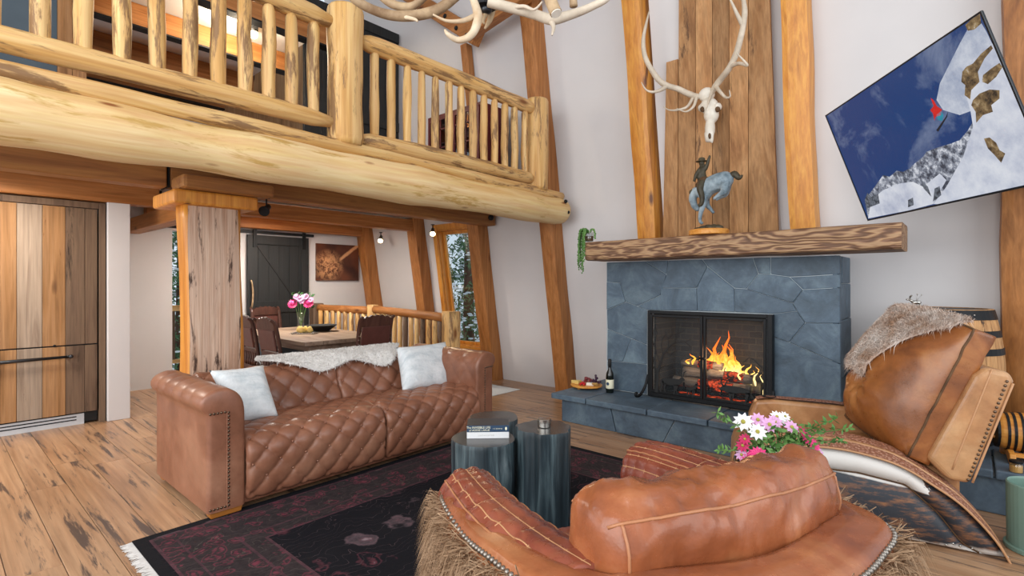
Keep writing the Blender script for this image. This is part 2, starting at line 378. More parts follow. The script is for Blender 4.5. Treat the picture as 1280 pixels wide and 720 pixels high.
def _fire():
    k = NT('flame'); v = k.coord((1,1,1)); n = k.noise(v, 14, 4, .6, 1.2)
    sep = k.n('ShaderNodeSeparateXYZ', {0: v})
    h = k.math('ADD', k.math('MULTIPLY', sep.outputs[2], 2.2), k.math('MULTIPLY', n, .8))
    col = k.ramp(h, [(.35,'ffe9a0'),(.75,'ffb03a'),(1.0,'ff6a12')])
    k.set(Base_Color=(0,0,0,1)); k.b.inputs['Emission Strength'].default_value = 3.2
    k.t.links.new(col, k.b.inputs['Emission Color'])
    k = NT('ember'); n = k.noise(k.coord(), 22, 4, .7); k.set(Base_Color=lin('2a201b'), Roughness=.9)
    k.t.links.new(k.ramp(n, [(.45,'000000'),(.6,'e2451a'),(.75,'ff9a5a')]), k.b.inputs['Emission Color']); k.b.inputs['Emission Strength'].default_value = 1.6
    k = NT('fire_brick'); br = k.n('ShaderNodeTexBrick', {'Vector': k.n('ShaderNodeMapping', {'Vector': k.n('ShaderNodeTexCoord').outputs['Object'], 'Rotation': (PI/2,0,0)}).outputs[0], 'Color1': lin('484c50'), 'Color2': lin('54585c'), 'Mortar': lin('6c665f'), 'Scale': 4.0, 'Mortar Size': .012})
    k.set(Base_Color=br.outputs[0], Roughness=.9)
    k = NT('mesh_screen'); tr = k.n('ShaderNodeBsdfTransparent'); df = k.n('ShaderNodeBsdfDiffuse', {0: lin('3a3f42')})
    mx = k.n('ShaderNodeMixShader', {0: .22, 1: tr.outputs[0], 2: df.outputs[0]}); k.t.links.new(mx.outputs[0], k.o.inputs[0])
_fire()
def _glass():
    k = NT('glass'); tr = k.n('ShaderNodeBsdfTransparent', {0: (.93,.96,.97,1)}); gl = k.n('ShaderNodeBsdfGlossy', {'Roughness': .03})
    mx = k.n('ShaderNodeMixShader', {0: .10, 1: tr.outputs[0], 2: gl.outputs[0]}); k.t.links.new(mx.outputs[0], k.o.inputs[0])
_glass()
# ================================================================== THE SETTING
# floor: planks run along X
fl = struct(MB().box(-9.6, 2.2, -2.4, 6.4, -.08, -.022).build('floor', 'mortar_dark'))
rnd = random.Random(3); y = -1.2; row = 0
plank_mesh = {}
while y < 5.75:
    w = rnd.choice((.17,.2,.2,.23)); x = -9.4+rnd.uniform(-1.5,0)
    while x < 2.0:
        L = rnd.uniform(1.9,3.4); x1 = min(x+L, 2.1)
        if x1 > -9.4 and x1-x > .1:
            o = MB().box(max(x,-9.4)+.0015, x1-.0015, y+.0015, y+w-.0015, -.022, 0.0).build('plank', 'floor_plank', fl, bevel=.0015, seg=1)
        x = x1
    y += w
# leaning back wall with its window opening
def wcell(mb, x0, x1, z0, z1, d0=0, d1=.14):
    mb.hexa([(x0,wallY(z0)+d0,z0),(x1,wallY(z0)+d0,z0),(x1,wallY(z0)+d1,z0),(x0,wallY(z0)+d1,z0)],
            [(x0,wallY(z1)+d0,z1),(x1,wallY(z1)+d0,z1),(x1,wallY(z1)+d1,z1),(x0,wallY(z1)+d1,z1)])
WX0, WX1, WZ0, WZ1 = -6.24, -5.42, .42, 2.24
mb = MB()
for x0, x1, z0, z1 in ((-8.5,WX0,-.05,6.6),(WX1,2.2,-.05,6.6),(WX0,WX1,-.05,WZ0),(WX0,WX1,WZ1,6.6)): wcell(mb, x0, x1, z0, z1)
struct(mb.build('wall_back', 'plaster'))
# far dining wall (barn door wall) and the opening to the deck beside it
mb = MB()
mb.box(-8.36,-8.2,-2.4,2.25,0,2.5); mb.box(-8.36,-8.2,3.0,5.9,0,2.5); mb.box(-8.36,-8.2,2.25,3.0,2.13,2.5)
struct(mb.build('wall_left', 'plaster'))
# kitchen wall end beside the boarded refrigerator
struct(MB().box(-8.2,-6.56,1.232,1.421,0,2.42).build('wall_kitchen', 'plaster', bevel=.006))
struct(MB().box(-8.2,-7.4,-2.4,1.23,0,2.42).build('wall_kitchen_side', 'plaster'))
# ceiling under the loft, high ceiling of the hall
struct(MB().box(-8.2,-3.84,-2.4,wallY(2.44)-.01,2.43,2.50).build('ceiling_loft', 'ceiling_white'))
struct(MB().box(-8.4,2.2,-2.4,5.0,6.5,6.6).build('ceiling', 'ceiling_white'))
struct(MB().box(-8.2,-3.95,-2.4,5.05,2.50,2.53).build('floor_loft', 'beam_y'))
# window in the back wall
def wp(x, z, d): return Vector((x, wallY(z)+d, z))
win = thing('window_1','tall narrow timber window with a fir tree outside, in the leaning wall','window',(-5.83,5.5,0.42)); del win['category']; del win['label']; struct(win)
def wframe(mb, x0, x1, z0, z1, t, d0, d1):
    for a,b,c,d in ((x0,x0+t,z0,z1),(x1-t,x1,z0,z1),(x0+t,x1-t,z0,z0+t),(x0+t,x1-t,z1-t,z1)): wcell(mb,a,b,c,d,d0,d1)
mb = MB(); wframe(mb, WX0-.07, WX1+.07, WZ0-.07, WZ1+.07, .085, -.03, .0); mb.build('casing','beam_gold_z',win,bevel=.004)
mb = MB(); wframe(mb, WX0, WX1, WZ0, WZ1, .03, 0.002, .14); mb.build('jamb','beam_gold_z',win)
mb = MB(); wframe(mb, WX0+.03, WX1-.03, WZ0+.03, WZ1-.03, .05, .08, .12); mb.build('sash','beam_gold_z',win,bevel=.004)
mb = MB(); wcell(mb, WX0+.08, WX1-.08, WZ0+.08, WZ1-.08, .098, .102); mb.build('pane','glass',win,fixn=True)
# ------------------------------------------------------------------ leaning posts
def lpost(xc, w, dep, z0, z1, mat, label, seed, off=0.0, gi=False):
    """waney-edged square post leaning with the wall, its back against the plaster"""
    mb = MB(); n = 26; ring = []
    prof = [(-1,-1),(-.55,-1.08),(0,-1.1),(.55,-1.08),(1,-1),(1.05,0),(1,1),(-1,1),(-1.05,0)]
    def fn(u, v):
        z = lerp(z0,z1,u); k = int(round(v*9)) % 9; a, b = prof[k]
        wx = w/2*(1+.10*noise.noise(Vector((z*1.7,seed*3.1,a)))); wy = dep/2*(1+.08*noise.noise(Vector((z*1.9,seed*5.7,b+4))))
        sh = .02*noise.noise(Vector((z*.9, seed, 0)))
        b2 = b if b > 0 else b
        return Vector((xc+sh+a*wx, wallY(z)-.004-off-dep/2+(b*wy if b<0 else b*dep/2), z))
    mb.grid(fn, n, 9, cv=True, capu=True)
    o = mb.build('timber_post', mat, None, smooth=False, bevel=0, fixn=True)
    return tag(o, label, 'post', 'leaning timber posts')
lpost(.30,.27,.22,.28,6.4,'beam_z','broad orange timber post behind the television and the barrel',1)
lpost(-1.125,.20,.20,1.83,6.4,'beam_gold_z','golden timber post right beside the plank chimney panel',2)
lpost(-2.60,.20,.22,1.75,6.4,'beam_gold_z','golden timber post left beside the plank chimney panel, above the mantel',3)
lpost(-3.945,.20,.20,0.0,6.4,'beam_z','leaning timber post that carries the end of the big log beam',4)
lpost(-5.25,.21,.20,0.0,2.42,'beam_z','leaning timber post between the window and the bare white wall',5)
lpost(-6.62,.21,.20,0.0,2.42,'beam_z','leaning timber post between two spotlights, left of the window',6)
lpost(-8.06,.22,.20,0.0,2.42,'beam_z','leaning timber post in the dining corner beside the picture',7)
# ------------------------------------------------------------------ beams under the loft
def beam(name, b, mat, label, bev=.012, cat='beam', grp=None):
    o = MB().box(*b).build(name, mat, bevel=bev); return tag(o, label, cat, grp)
beam('timber_beam', (-5.12,-4.94,-2.3,1.32,2.19,2.42), 'beam_brown_y', 'brown timber beam above the fridge side, running to the column')
beam('timber_beam', (-5.12,-4.94,1.34,5.24,2.20,2.42), 'beam_brown_y', 'long brown timber beam from the column to the post beside the window')
beam('timber_beam', (-6.74,-6.545,-2.3,1.68,2.225,2.42), 'beam_y', 'orange timber beam above the boarded refrigerator')
beam('timber_beam', (-6.72,-6.55,1.90,5.26,2.225,2.40), 'beam_y', 'timber beam across the dining ceiling with a spotlight at its end')
beam('timber_beam', (-8.12,-7.98,1.90,5.26,2.225,2.41), 'beam_y', 'orange timber beam right above the black barn door')
beam('cross_beam', (-8.18,-5.30,1.70,1.88,2.05,2.22), 'beam_x', 'timber cross beam running back from the column behind the corbel')
# column and corbel
col = MB()
def colf(u, v):
    z = lerp(0,2.04,u); t = 2*PI*v; ca, sa = math.cos(t), math.sin(t)
    e = .32; x = math.copysign(abs(ca)**e, ca); y_ = math.copysign(abs(sa)**e, sa)
    wy = .222*(1+.035*math.sin(z*3.1+.5)+.04*noise.noise(Vector((0,z*1.4,y_*2)))); wx = .13
    return Vector((-4.88+x*wx, 1.625+y_*wy+.015*math.sin(z*2.2), z))
col.grid(colf, 20, 40, cv=True, capu=True)
colt = thing('timber_column','thick live-edge timber column with a grey weathered face behind the sofa','column',(-4.88,1.60,0))
col.build('core','beam_gold_z',colt,smooth=True,fixn=True)
face = MB()
def cface(u, v):
    z = lerp(0,2.035,u); yy = lerp(-1,1,v)
    wy = .195*(1+.05*noise.noise(Vector((3,z*2.2,yy*2))))
    crack = -.006*max(0, noise.noise(Vector((yy*14, z*.8, 1)))-.1)
    return Vector((-4.88+.1335+crack-.006*abs(yy)**6, 1.615+yy*wy+.01*math.sin(z*2.2), z))
face.grid(cface, 40, 40); face.build('weathered_face','column_grey',colt,smooth=True)
cb = thing('corbel','stepped timber corbel block on top of the column','corbel',(-4.9,1.6,2.04))
MB().box(-5.28,-4.70,1.30,1.95,2.04,2.155).build('lower_block','beam_gold_z',cb,bevel=.02)
MB().box(-4.93,-4.62,1.34,2.06,2.157,2.27).build('upper_block','beam_brown_y',cb,bevel=.03)
MB().box(-5.14,-4.935,1.325,1.335,2.19,2.42).build('steel_plate','iron',cb)
o = tag(MB().box(-6.74,-6.54,1.682,1.698,2.225,2.40).build('steel_plate','iron'),'black steel plate at the end of the orange beam above the refrigerator','plate')
# ------------------------------------------------------------------ big log beam and railing of the loft
def logpts(a, b, n=30, bow=.0): return [Vector(a).lerp(Vector(b), i/n)+Vector((0,0,bow*math.sin(PI*i/n))) for i in range(n+1)]
pts = logpts((-3.70,-2.3,2.275),(-3.70,5.06,2.265),60)
rr = [.160*(1+.09*noise.noise(Vector((p.y*1.3,0,3)))+.06*noise.noise(Vector((p.y*3.1,5,3)))) for p in pts]
rr = [.10,.14]+rr[1:-1]+[.15]
lb = thing('log_beam','huge peeled pale log beam carrying the loft edge','beam',(-3.7,1.4,2.27))
mbl = MB().tube([pts[0]]+pts+[pts[-1]+Vector((0,.03,0)), pts[-1]+Vector((0,.05,0))], rr+[.13,.09], 28, wob=.16, seed=2, wf=2.2)
mbl.build('log','biglog',lb,smooth=True)
for p in ((-3.55,4.96,2.36),(-3.56,5.02,2.24)): MB().ball(p,(.022,.022,.022),8,6).build('bolt','iron',lb)
MB().ball((-4.92,5.13,2.30),(.04,.045,.04),8,6).build('bolt','iron',lb); MB().ball((-4.93,5.0,2.40),(.02,.04,.025),8,6).build('bolt','iron',lb)
sl = MB().tube(logpts((-3.66,-2.3,2.50),(-3.66,5.02,2.435),50), .052, 14, wob=.14, seed=4).build('sill_log','log_y',None,smooth=True)
tag(sl,'slender peeled log lying along the top of the huge log beam','log')
rl = thing('loft_railing','peeled log railing with round balusters along the loft edge','railing',(-3.7,1.4,2.5))
MB().tube([(-3.70,2.2,2.49),(-3.70,2.2,2.52)]+logpts((-3.70,2.2,2.55),(-3.70,2.2,3.54),14)+[(-3.70,2.2,3.56),(-3.70,2.2,3.565)], [.12,.125]+[.135]*15+[.128,.11], 18, wob=.10, seed=3).build('post','log_z',rl,smooth=True)
MB().tube([(-3.70,4.62,2.46)]+logpts((-3.70,4.62,2.5),(-3.70,4.62,3.47),10)+[(-3.7,4.62,3.49)], [.12]+[.125]*11+[.11], 16, wob=.08, seed=5).build('post','log_z',rl,smooth=True)
def rail(a, b, r, seed):
    p = logpts(a,b,26,.01); q = [r*1.0]*len(p); q[0] = r*.55; q[-1] = r*.55; q[1] = r*.92; q[-2] = r*.92
    return MB().tube(p, q, 14, wob=.13, seed=seed)
rail((-3.70,-2.3,2.62),(-3.70,2.10,2.645),.068,7).build('bottom_rail','log_y',rl,smooth=True)
rail((-3.70,2.32,2.565),(-3.70,4.53,2.575),.068,8).build('bottom_rail','log_y',rl,smooth=True)
rail((-3.70,-2.3,3.42),(-3.70,2.10,3.415),.075,9).build('top_rail','log_y',rl,smooth=True)
rail((-3.70,2.32,3.36),(-3.70,4.55,3.365),.072,10).build('top_rail','log_y',rl,smooth=True)
balY = [-1.18,-1.0,-.83,-.65,-.47,-.30,-.12,.05,.22,.407,.585,.76,.938,1.11,1.278,1.443,1.604,1.764,1.936]
for i, yy in enumerate(balY):
    MB().tube([(-3.70,yy,2.67),(-3.70,yy,2.70),(-3.70+.01*math.sin(i*3),yy,2.9),(-3.70,yy+.008*math.sin(i*2),3.1),(-3.7,yy,3.32),(-3.7,yy,3.37)], [.034,.042,.046,.045,.042,.028], 10, wob=.16, seed=i, wf=5).build('baluster','log_z',rl,smooth=True)
for i, yy in enumerate((2.466,2.632,2.799,2.958,3.116,3.282,3.435,3.597,3.754,3.907,4.067,4.221,4.395)):
    MB().tube([(-3.70,yy,2.61),(-3.70,yy,2.64),(-3.70+.008*math.sin(i*3),yy,2.85),(-3.70,yy,3.05),(-3.7,yy,3.28),(-3.7,yy,3.31)], [.03,.036,.039,.039,.036,.024], 10, wob=.16, seed=i+30, wf=5).build('baluster','log_z',rl,smooth=True)
# ================================================================== FIREPLACE
FY = 4.82; HZ = .28
fp = thing('fireplace','broad slate stone fireplace with raised hearth below the wood mantel','fireplace',(-1.87,4.82,0))
FXL, FXR, FZT = PY(757,400,FY).x, PY(1046,400,FY).x, 1.628
OX0, OX1, OZ0, OZ1 = PY(813,450,FY).x+.03, PY(962,450,FY).x-.03, HZ, 1.10
# core with firebox opening
c = MB(); yb = wallY(1.0)
cy0 = FY+.0035
for a_,b_,z_ in ((FXL+.010,OX0,HZ),(OX1,FXR-.010,HZ),(OX0,OX1,OZ1)): c.hexa([(a_,cy0,z_),(b_,cy0,z_),(b_,wallY(z_)-.01,z_),(a_,wallY(z_)-.01,z_)],[(a_,cy0,FZT-.002),(b_,cy0,FZT-.002),(b_,wallY(FZT)-.01,FZT-.002),(a_,wallY(FZT)-.01,FZT-.002)])
c.build('core','mortar',fp)
b = MB(); b.box(OX0,OX1,5.30,5.34,HZ,OZ1); b.box(OX0-.001,OX0+.02,FY+.02,5.3,HZ,OZ1); b.box(OX1-.02,OX1+.001,FY+.02,5.3,HZ,OZ1); b.box(OX0,OX1,FY+.02,5.3,HZ,HZ+.015); b.box(OX0,OX1,FY+.02,5.3,OZ1-.02,OZ1)
b.build('firebox','fire_brick',fp)
def q(x, y):                                # joint points measured on the stone face
    p = PY(680+x/2.25, 260+y/2.25, FY); return (p.x, p.z)
def shrink(poly, g):
    n = len(poly); out = []
    ar = sum(poly[i][0]*poly[(i+1)%n][1]-poly[(i+1)%n][0]*poly[i][1] for i in range(n))
    sg = 1 if ar > 0 else -1
    for i in range(n):
        a, b, c_ = Vector(poly[i-1]), Vector(poly[i]), Vector(poly[(i+1)%n])
        d1 = (b-a).normalized(); d2 = (c_-b).normalized(); n1 = Vector((-d1.y,d1.x))*sg; n2 = Vector((-d2.y,d2.x))*sg
        m = n1+n2; k = 2/max(.4,m.length_squared); p = b+m*k*g/1.0*.5*1.0
        out.append((p.x,p.y))
    return out
TL=(177,150); TR=(833,127)
stones = [
 [TL,(283,147),(345,187),(328,245),(262,276),(230,265),(215,211),(177,208)],
 [(283,147),(350,145),(345,187)],
 [(177,208),(215,211),(230,265),(177,286)],
 [(177,286),(230,265),(262,276),(290,287),(290,385),(179,340)],
 [(179,340),(245,367),(222,433),(178,430)],
 [(245,367),(290,385),(290,440),(222,433)],
 [(178,430),(222,433),(290,440),(290,560),(180,550)],
 [(350,145),(445,142),(460,165),(430,225),(330,225),(345,187)],
 [(330,225),(430,225),(432,290),(290,287),(262,276),(328,245)],
 [(460,165),(535,225),(537,293),(432,290),(430,225)],
 [(445,142),(587,137),(603,185),(570,228),(535,225),(460,165)],
 [(587,137),(637,135),(638,187),(603,185)],
 [(637,135),TR,(833,186),(740,192),(690,194),(638,187)],
 [(603,185),(638,187),(690,194),(728,230),(700,268),(570,228)],
 [(535,225),(570,228),(700,268),(712,290),(645,298),(537,293)],
 [(690,194),(740,192),(833,186),(833,224),(728,230)],
 [(728,230),(833,224),(834,325),(735,323),(712,290),(700,268)],
 [(712,290),(735,323),(700,365),(690,378),(645,362),(645,298)],
 [(735,323),(834,325),(835,440),(690,378),(700,365)],
 [(645,362),(690,378),(835,440),(837,620),(645,600)],
]
rs = random.Random(11)
for st in stones:
    poly = [q(*p) for p in st]; poly = [(x, min(FZT-.002,max(z,HZ+.003) if z > HZ+.05 else HZ+.003)) for x,z in poly]
    poly = shrink(poly, .0038); pr = rs.uniform(.0,.012)
    MB().prism(poly, lambda a,b_,d: Vector((a,d,b_)), FY-pr, FY+.05).build('stone','stone',fp,bevel=.006,fixn=True)
# right cheek stones
ys = [FY+.004, 5.13, 5.45]; zs = [HZ+.003,.62,1.10,1.40,FZT]
for j in range(4):
    sp = [FY-.004, 5.0+.2*((j*37)%3)/2, 5.45]
    for a, b_ in zip(sp, sp[1:]):
        MB().box(FXR-.03,FXR+rs.uniform(.004,.016),a+.004,min(b_,wallY(zs[j+1])-.012)-.003,zs[j]+.004,zs[j+1]-.003).build('stone','stone',fp,bevel=.006)
zs = [HZ+.003,.7,1.2,FZT]
for j in range(3): MB().box(FXL-rs.uniform(.004,.012),FXL+.03,FY+.055,wallY(zs[j+1])-.012,zs[j]+.004,zs[j+1]-.003).build('stone','stone',fp,bevel=.006)
# hearth: core, front stones, top slabs
HX0, HX1, HF = PZ(703,525.5,0).x, 1.9, 4.31
MB().box(HX0+.02,HX1,HF+.02,5.60,0,HZ-.055).build('hearth_core','mortar',fp)
def hx(u, v): return PY(u,v,HF).x
cuts = [(HX0,HX0),(hx(763,507),hx(770,540)),(hx(844,520.6),hx(829,553)),(-.95,-.90),(-.2,-.28),(.55,.62),(HX1,HX1)]
for (a0,a1),(b0,b1) in zip(cuts,cuts[1:]):
    g = .005
    MB().prism([(a1+g,.002),(b1-g,.002),(b0-g,HZ-.058),(a0+g,HZ-.058)], lambda a,b_,d: Vector((a,d,b_)), HF, HF+.06).build('hearth_stone','stone',fp,bevel=.005,fixn=True)
MB().box(HX0,HX0+.05,HF+.065,5.55,.002,HZ-.058).build('hearth_stone','stone',fp,bevel=.005)
sj = [HX0-.10, hx(735,497), hx(811,510), hx(884,523)+.02, -.62, .1, .9, HX1]
for a, b_ in zip(sj, sj[1:]):
    MB().box(a+.005,b_-.005,HF-.05,FY-.01,HZ-.055,HZ+rs.uniform(-.003,0)).build('hearth_slab','stone',fp,bevel=.008)
MB().box(HX0-.10,FXL-.02,FY-.008,5.57,HZ-.055,HZ-.002).build('hearth_slab','stone',fp,bevel=.008)
MB().box(FXR+.02,HX1,FY-.008,5.57,HZ-.055,HZ-.002).build('hearth_slab','stone',fp,bevel=.008)
# mantel
MX0, MX1 = PY(731,315,4.48).x, PY(1127,300,4.48).x
mm = MB()
def mf(u, v):
    x = lerp(MX0,MX1,u); t = 2*PI*v; ca, sa = math.cos(t), math.sin(t); e = .22
    a = math.copysign(abs(ca)**e,ca); b_ = math.copysign(abs(sa)**e,sa)
    w = .006*noise.noise(Vector((x*3,a*2,b_*2)))
    return Vector((x, 4.70+a*(.22+w), 1.7325+b_*(.0965+w)))
mm.grid(mf, 30, 32, cv=True, capu=True)
tag(mm.build('mantel_beam','mantel',None,smooth=False,fixn=True),'thick rough-grained timber mantel shelf on the slate fireplace','mantel')
# plank panel of the chimney: leans with the wall
pn = thing('chimney_panel','tall panel of reclaimed vertical planks above the mantel','panel',(-1.9,5.2,1.83))
us = [828,847,869,890,911,935,973]
PB = .13
def pw(x, z, d): return Vector((x, wallY(z)-PB+d, z))
xs = [PY(u,288,wallY(1.9)-PB).x for u in us]
xt = [PY(u,0,wallY(3.95)-PB).x for u in (834,848,869,890,911,935,962)]
for i in range(6):
    z0, z1 = 1.832, (3.62 if i == 0 else 6.3); k = (z1-1.9)/2.05; pr = rs.uniform(0,.008)
    a0, a1, b0, b1 = xs[i], xs[i]+(xt[i]-xs[i])*k, xs[i+1], xs[i+1]+(xt[i+1]-xs[i+1])*k
    g = .002
    MB().hexa([pw(a0+g,z0,-pr),pw(b0-g,z0,-pr),pw(b0-g,z0,.03),pw(a0+g,z0,.03)],[pw(a1+g,z1,-pr),pw(b1-g,z1,-pr),pw(b1-g,z1,.03),pw(a1+g,z1,.03)]).build('plank','panel_plank',pn,bevel=.002,seg=1)
xa, xb = xs[0]+.01, xs[-1]-.005
MB().hexa([pw(xa,1.835,.031),pw(xb,1.835,.031),pw(xb,1.835,PB-.002),pw(xa,1.835,PB-.002)],[pw(xa,6.3,.031),pw(xb-.12,6.3,.031),pw(xb-.12,6.3,PB-.002),pw(xa,6.3,PB-.002)]).build('backing','plaster',pn)
# ------------------------------------------------------------------ fire, logs, grate
GX = (OX0+OX1)/2; GY = 5.05
gr = thing('fire_grate','black iron grate under the burning logs','grate',(GX,GY,HZ+.015))
for i in range(7): 
    x = GX-.36+.12*i; MB().tube([(x,GY-.16,HZ+.16),(x,GY-.15,HZ+.09),(x,GY+.14,HZ+.09),(x,GY+.15,HZ+.16)],.009,6).build('bar','iron',gr)
for yy in (-.12,.12): MB().box(GX-.38,GX+.38,GY+yy-.01,GY+yy+.01,HZ+.065,HZ+.085).build('crossbar','iron',gr)
for sx in (-.34,.34):
    for sy in (-.12,.12): MB().box(GX+sx-.01,GX+sx+.01,GY+sy-.01,GY+sy+.01,HZ+.016,HZ+.085).build('leg','iron',gr)
lg = [((-.38,-.05,.15),(.36,-.10,.15),.05),((-.34,.08,.15),(.40,.07,.15),.05),((-.30,-.02,.245),(.28,.05,.235),.05),((-.02,-.09,.27),(.36,-.03,.24),.042),((-.34,.05,.32),(.10,-.05,.33),.042)]
for i,(a,b_,r) in enumerate(lg):
    t = thing('fire_log','charred log burning on the fireplace grate','log',(GX+(a[0]+b_[0])/2,GY+(a[1]+b_[1])/2,HZ+a[2]),0,'logs on the fireplace grate')
    A = Vector((GX+a[0],GY+a[1],HZ+a[2])); B = Vector((GX+b_[0],GY+b_[1],HZ+b_[2]))
    MB().tube(logpts(A,B,12), r, 10, wob=.3, seed=i, wf=8).build('bark','firelog',t,smooth=True)
    m_ = A.lerp(B,.35+.1*(i%3)); n_ = A.lerp(B,.8)
    MB().tube(logpts(m_+Vector((0,-.006,.004)),n_+Vector((0,-.006,.004)),8), r*.97, 9, wob=.35, seed=i+9, wf=9).build('ember','ember',t,smooth=True)
em = tag(MB().grid(lambda u,v: Vector((GX-.36+.72*u, GY-.13+.26*v, HZ+.022+.03*noise.noise(Vector((u*9,v*5,1)))**2)),24,10).build('embers','ember'),'glowing ember bed under the fireplace grate','embers'); stuff(em)
fr_ = thing('fire','bright yellow orange flames burning on the logs','fire',(GX,GY,HZ+.2))
rf = random.Random(5)
def flame(x, y, z, h, r, i):
    p = [Vector((x+.03*math.sin(k*1.3+i)*k/6, y+.02*math.cos(k+i), z+h*k/6)) for k in range(7)]
    MB().tube(p,[r*.55,r,r*.9,r*.66,r*.42,r*.22,.001],8,wob=.5,seed=i,wf=9,flat=.55).build('flame','flame',fr_,smooth=True)
for i,(dx,dy,dz,h,r) in enumerate([(.02,0,.30,.34,.030),(.10,.02,.30,.40,.034),(.15,-.02,.28,.30,.03),(-.05,.02,.33,.20,.026),(.22,0,.27,.20,.03),(.06,-.06,.28,.22,.026),(-.12,0,.34,.13,.024),(.30,.02,.26,.14,.024),(.38,-.02,.22,.17,.02),(.18,-.08,.27,.12,.02),(-.2,-.03,.36,.10,.02),(.44,0,.14,.2,.018),(-.26,.0,.33,.07,.02),(.26,-.07,.25,.10,.018),(.05,.03,.28,.28,.05),(.12,.05,.26,.3,.055),(.0,.04,.3,.22,.045),(.18,.04,.26,.22,.045),(.24,.05,.24,.14,.04),(-.07,.05,.32,.12,.035),(.32,.05,.22,.12,.035),(.09,-.05,.27,.16,.035)]):
    flame(GX+dx,GY+dy,HZ+dz-.03,h,r,i)
pl = bpy.data.lights.new('fire_light','POINT'); pl.energy = 4.5; pl.color = (1,.62,.34); pl.shadow_soft_size = .12; po = bpy.data.objects.new('fire_light',pl); COL.objects.link(po); po.location = (GX+.08,GY-.2,HZ+.42)
# ------------------------------------------------------------------ fire screen
SY = 4.74
SX0, SX1, SZ1 = PY(810,440,SY).x, PY(966,440,SY).x, 1.137
scn = thing('fire_screen','black iron fire screen with tree and deer silhouettes and two mesh doors','fire screen',((SX0+SX1)/2,SY,HZ))
t_ = .032; SZ0 = HZ+.02; XM = PY(880,440,SY).x
f = MB(); f.box(SX0,SX0+t_,SY-.015,SY+.03,SZ0,SZ1); f.box(SX1-t_*1.3,SX1,SY-.015,SY+.05,SZ0,SZ1); f.box(SX0+t_,SX1-t_*1.3,SY-.015,SY+.03,SZ1-t_,SZ1); f.box(SX0+t_,SX1-t_*1.3,SY-.015,SY+.03,SZ0,SZ0+t_*1.2)
f.build('frame','iron',scn,bevel=.004)
def sdoor(x0, x1):
    d = MB(); tt = .024; z0, z1 = SZ0+t_*1.2+.004, SZ1-t_-.004
    d.box(x0,x0+tt,SY-.03,SY-.002,z0,z1); d.box(x1-tt,x1,SY-.03,SY-.002,z0,z1); d.box(x0+tt,x1-tt,SY-.03,SY-.002,z1-tt,z1); d.box(x0+tt,x1-tt,SY-.03,SY-.002,z0,z0+tt)
    o = d.build('door','iron',scn,bevel=.003)
    MB().box(x0+tt,x1-tt,SY-.0125,SY-.0105,z0+tt,z1-tt).build('mesh','mesh_screen',o)
    return o
dl = sdoor(SX0+t_+.003,XM-.003); dr = sdoor(XM+.003,SX1-t_*1.3-.003)
for xx, d_ in ((XM-.02,dl),(XM+.02,dr)): MB().tube([(xx,SY-.03,.72),(xx,SY-.055,.72)],.007,8).ball((xx,SY-.058,.72),.013,8,6).build('knob','iron',d_,smooth=True)
for xx, sg in ((SX0,-1),(SX1,1)):
    MB().tube(spl([(xx,SY+.005,HZ+.22),(xx+sg*.015,SY-.03,HZ+.11),(xx+sg*.03,SY-.10,HZ+.035),(xx+sg*.035,SY-.17,HZ+.03),(xx+sg*.035,SY-.185,HZ+.055),(xx+sg*.035,SY-.165,HZ+.06)],6),.014,8).build('scroll_foot','iron',scn,smooth=True)
# silhouettes cut from sheet iron
def sx(u, v): p = PY(u,v,SY-.03); return (p.x, p.z)
def cutout(name, polys, par):
    m = MB()
    for pg in polys:
        m.prism([sx(790+x/4.5,370+y/4.5) for x,y in pg], lambda a,b_,d: Vector((a,d,b_)), SY-.034, SY-.030)
    return m.build(name,'black',par,fixn=True)
def branch(m, pts, r0, r1):
    P = [Vector((sx(790+x/4.5,370+y/4.5)[0],SY-.032,sx(790+x/4.5,370+y/4.5)[1])) for x,y in pts]
    n = len(P); m.tube(P,[lerp(r0,r1,i/(n-1)) for i in range(n)],6,flat=.35,ref=(1,0,0))
tm = MB()
branch(tm,[(135,540),(140,480),(143,430),(160,380),(175,330),(205,290)],.021,.008); branch(tm,[(143,430),(128,385),(120,340)],.012,.006)
for b_ in ([(160,380),(140,330),(130,260),(142,210)],[(175,330),(165,280),(172,230),(160,190)],[(205,290),(240,262),(300,258),(340,240)],[(205,290),(205,240),(190,200)],[(150,410),(190,390),(230,402)],[(130,300),(118,250),(125,180)],[(240,265),(255,215),(300,190)],[(190,310),(215,330),(262,300)],[(300,258),(330,285),(350,270)],[(172,240),(190,215),(185,180)],[(143,210),(128,165)],[(205,240),(228,215),(225,170)],[(255,215),(262,175)],[(128,385),(118,420)]):
    branch(tm,b_,.006,.002)
tm.build('tree_silhouette','black',dl)
cutout('deer_silhouette',[[(165,470),(180,460),(215,462),(265,468),(280,455),(292,462),(300,474),(285,480),(278,492),(262,505),(215,502),(190,495),(175,492)],[(168,475),(180,480),(172,515),(165,540),(158,540),(162,512)],[(182,490),(198,492),(185,515),(192,540),(186,542),(178,515)],[(236,500),(250,500),(245,530),(238,552),(232,550),(236,525)],[(252,498),(262,500),(252,530),(262,555),(255,556),(245,530)],[(283,458),(262,440),(258,420),(263,420),(268,437),(288,455)],[(288,456),(290,430),(305,420),(306,424),(296,434),(292,456)]],dl)
cutout('fawn_silhouette',[[(305,515),(345,512),(352,500),(370,508),(362,516),(356,530),(312,532)],[(308,525),(318,528),(316,565),(310,565)],[(322,530),(330,530),(328,560),(322,560)],[(338,528),(345,528),(344,572),(339,572)],[(348,526),(356,524),(352,565),(347,565)]],dl)
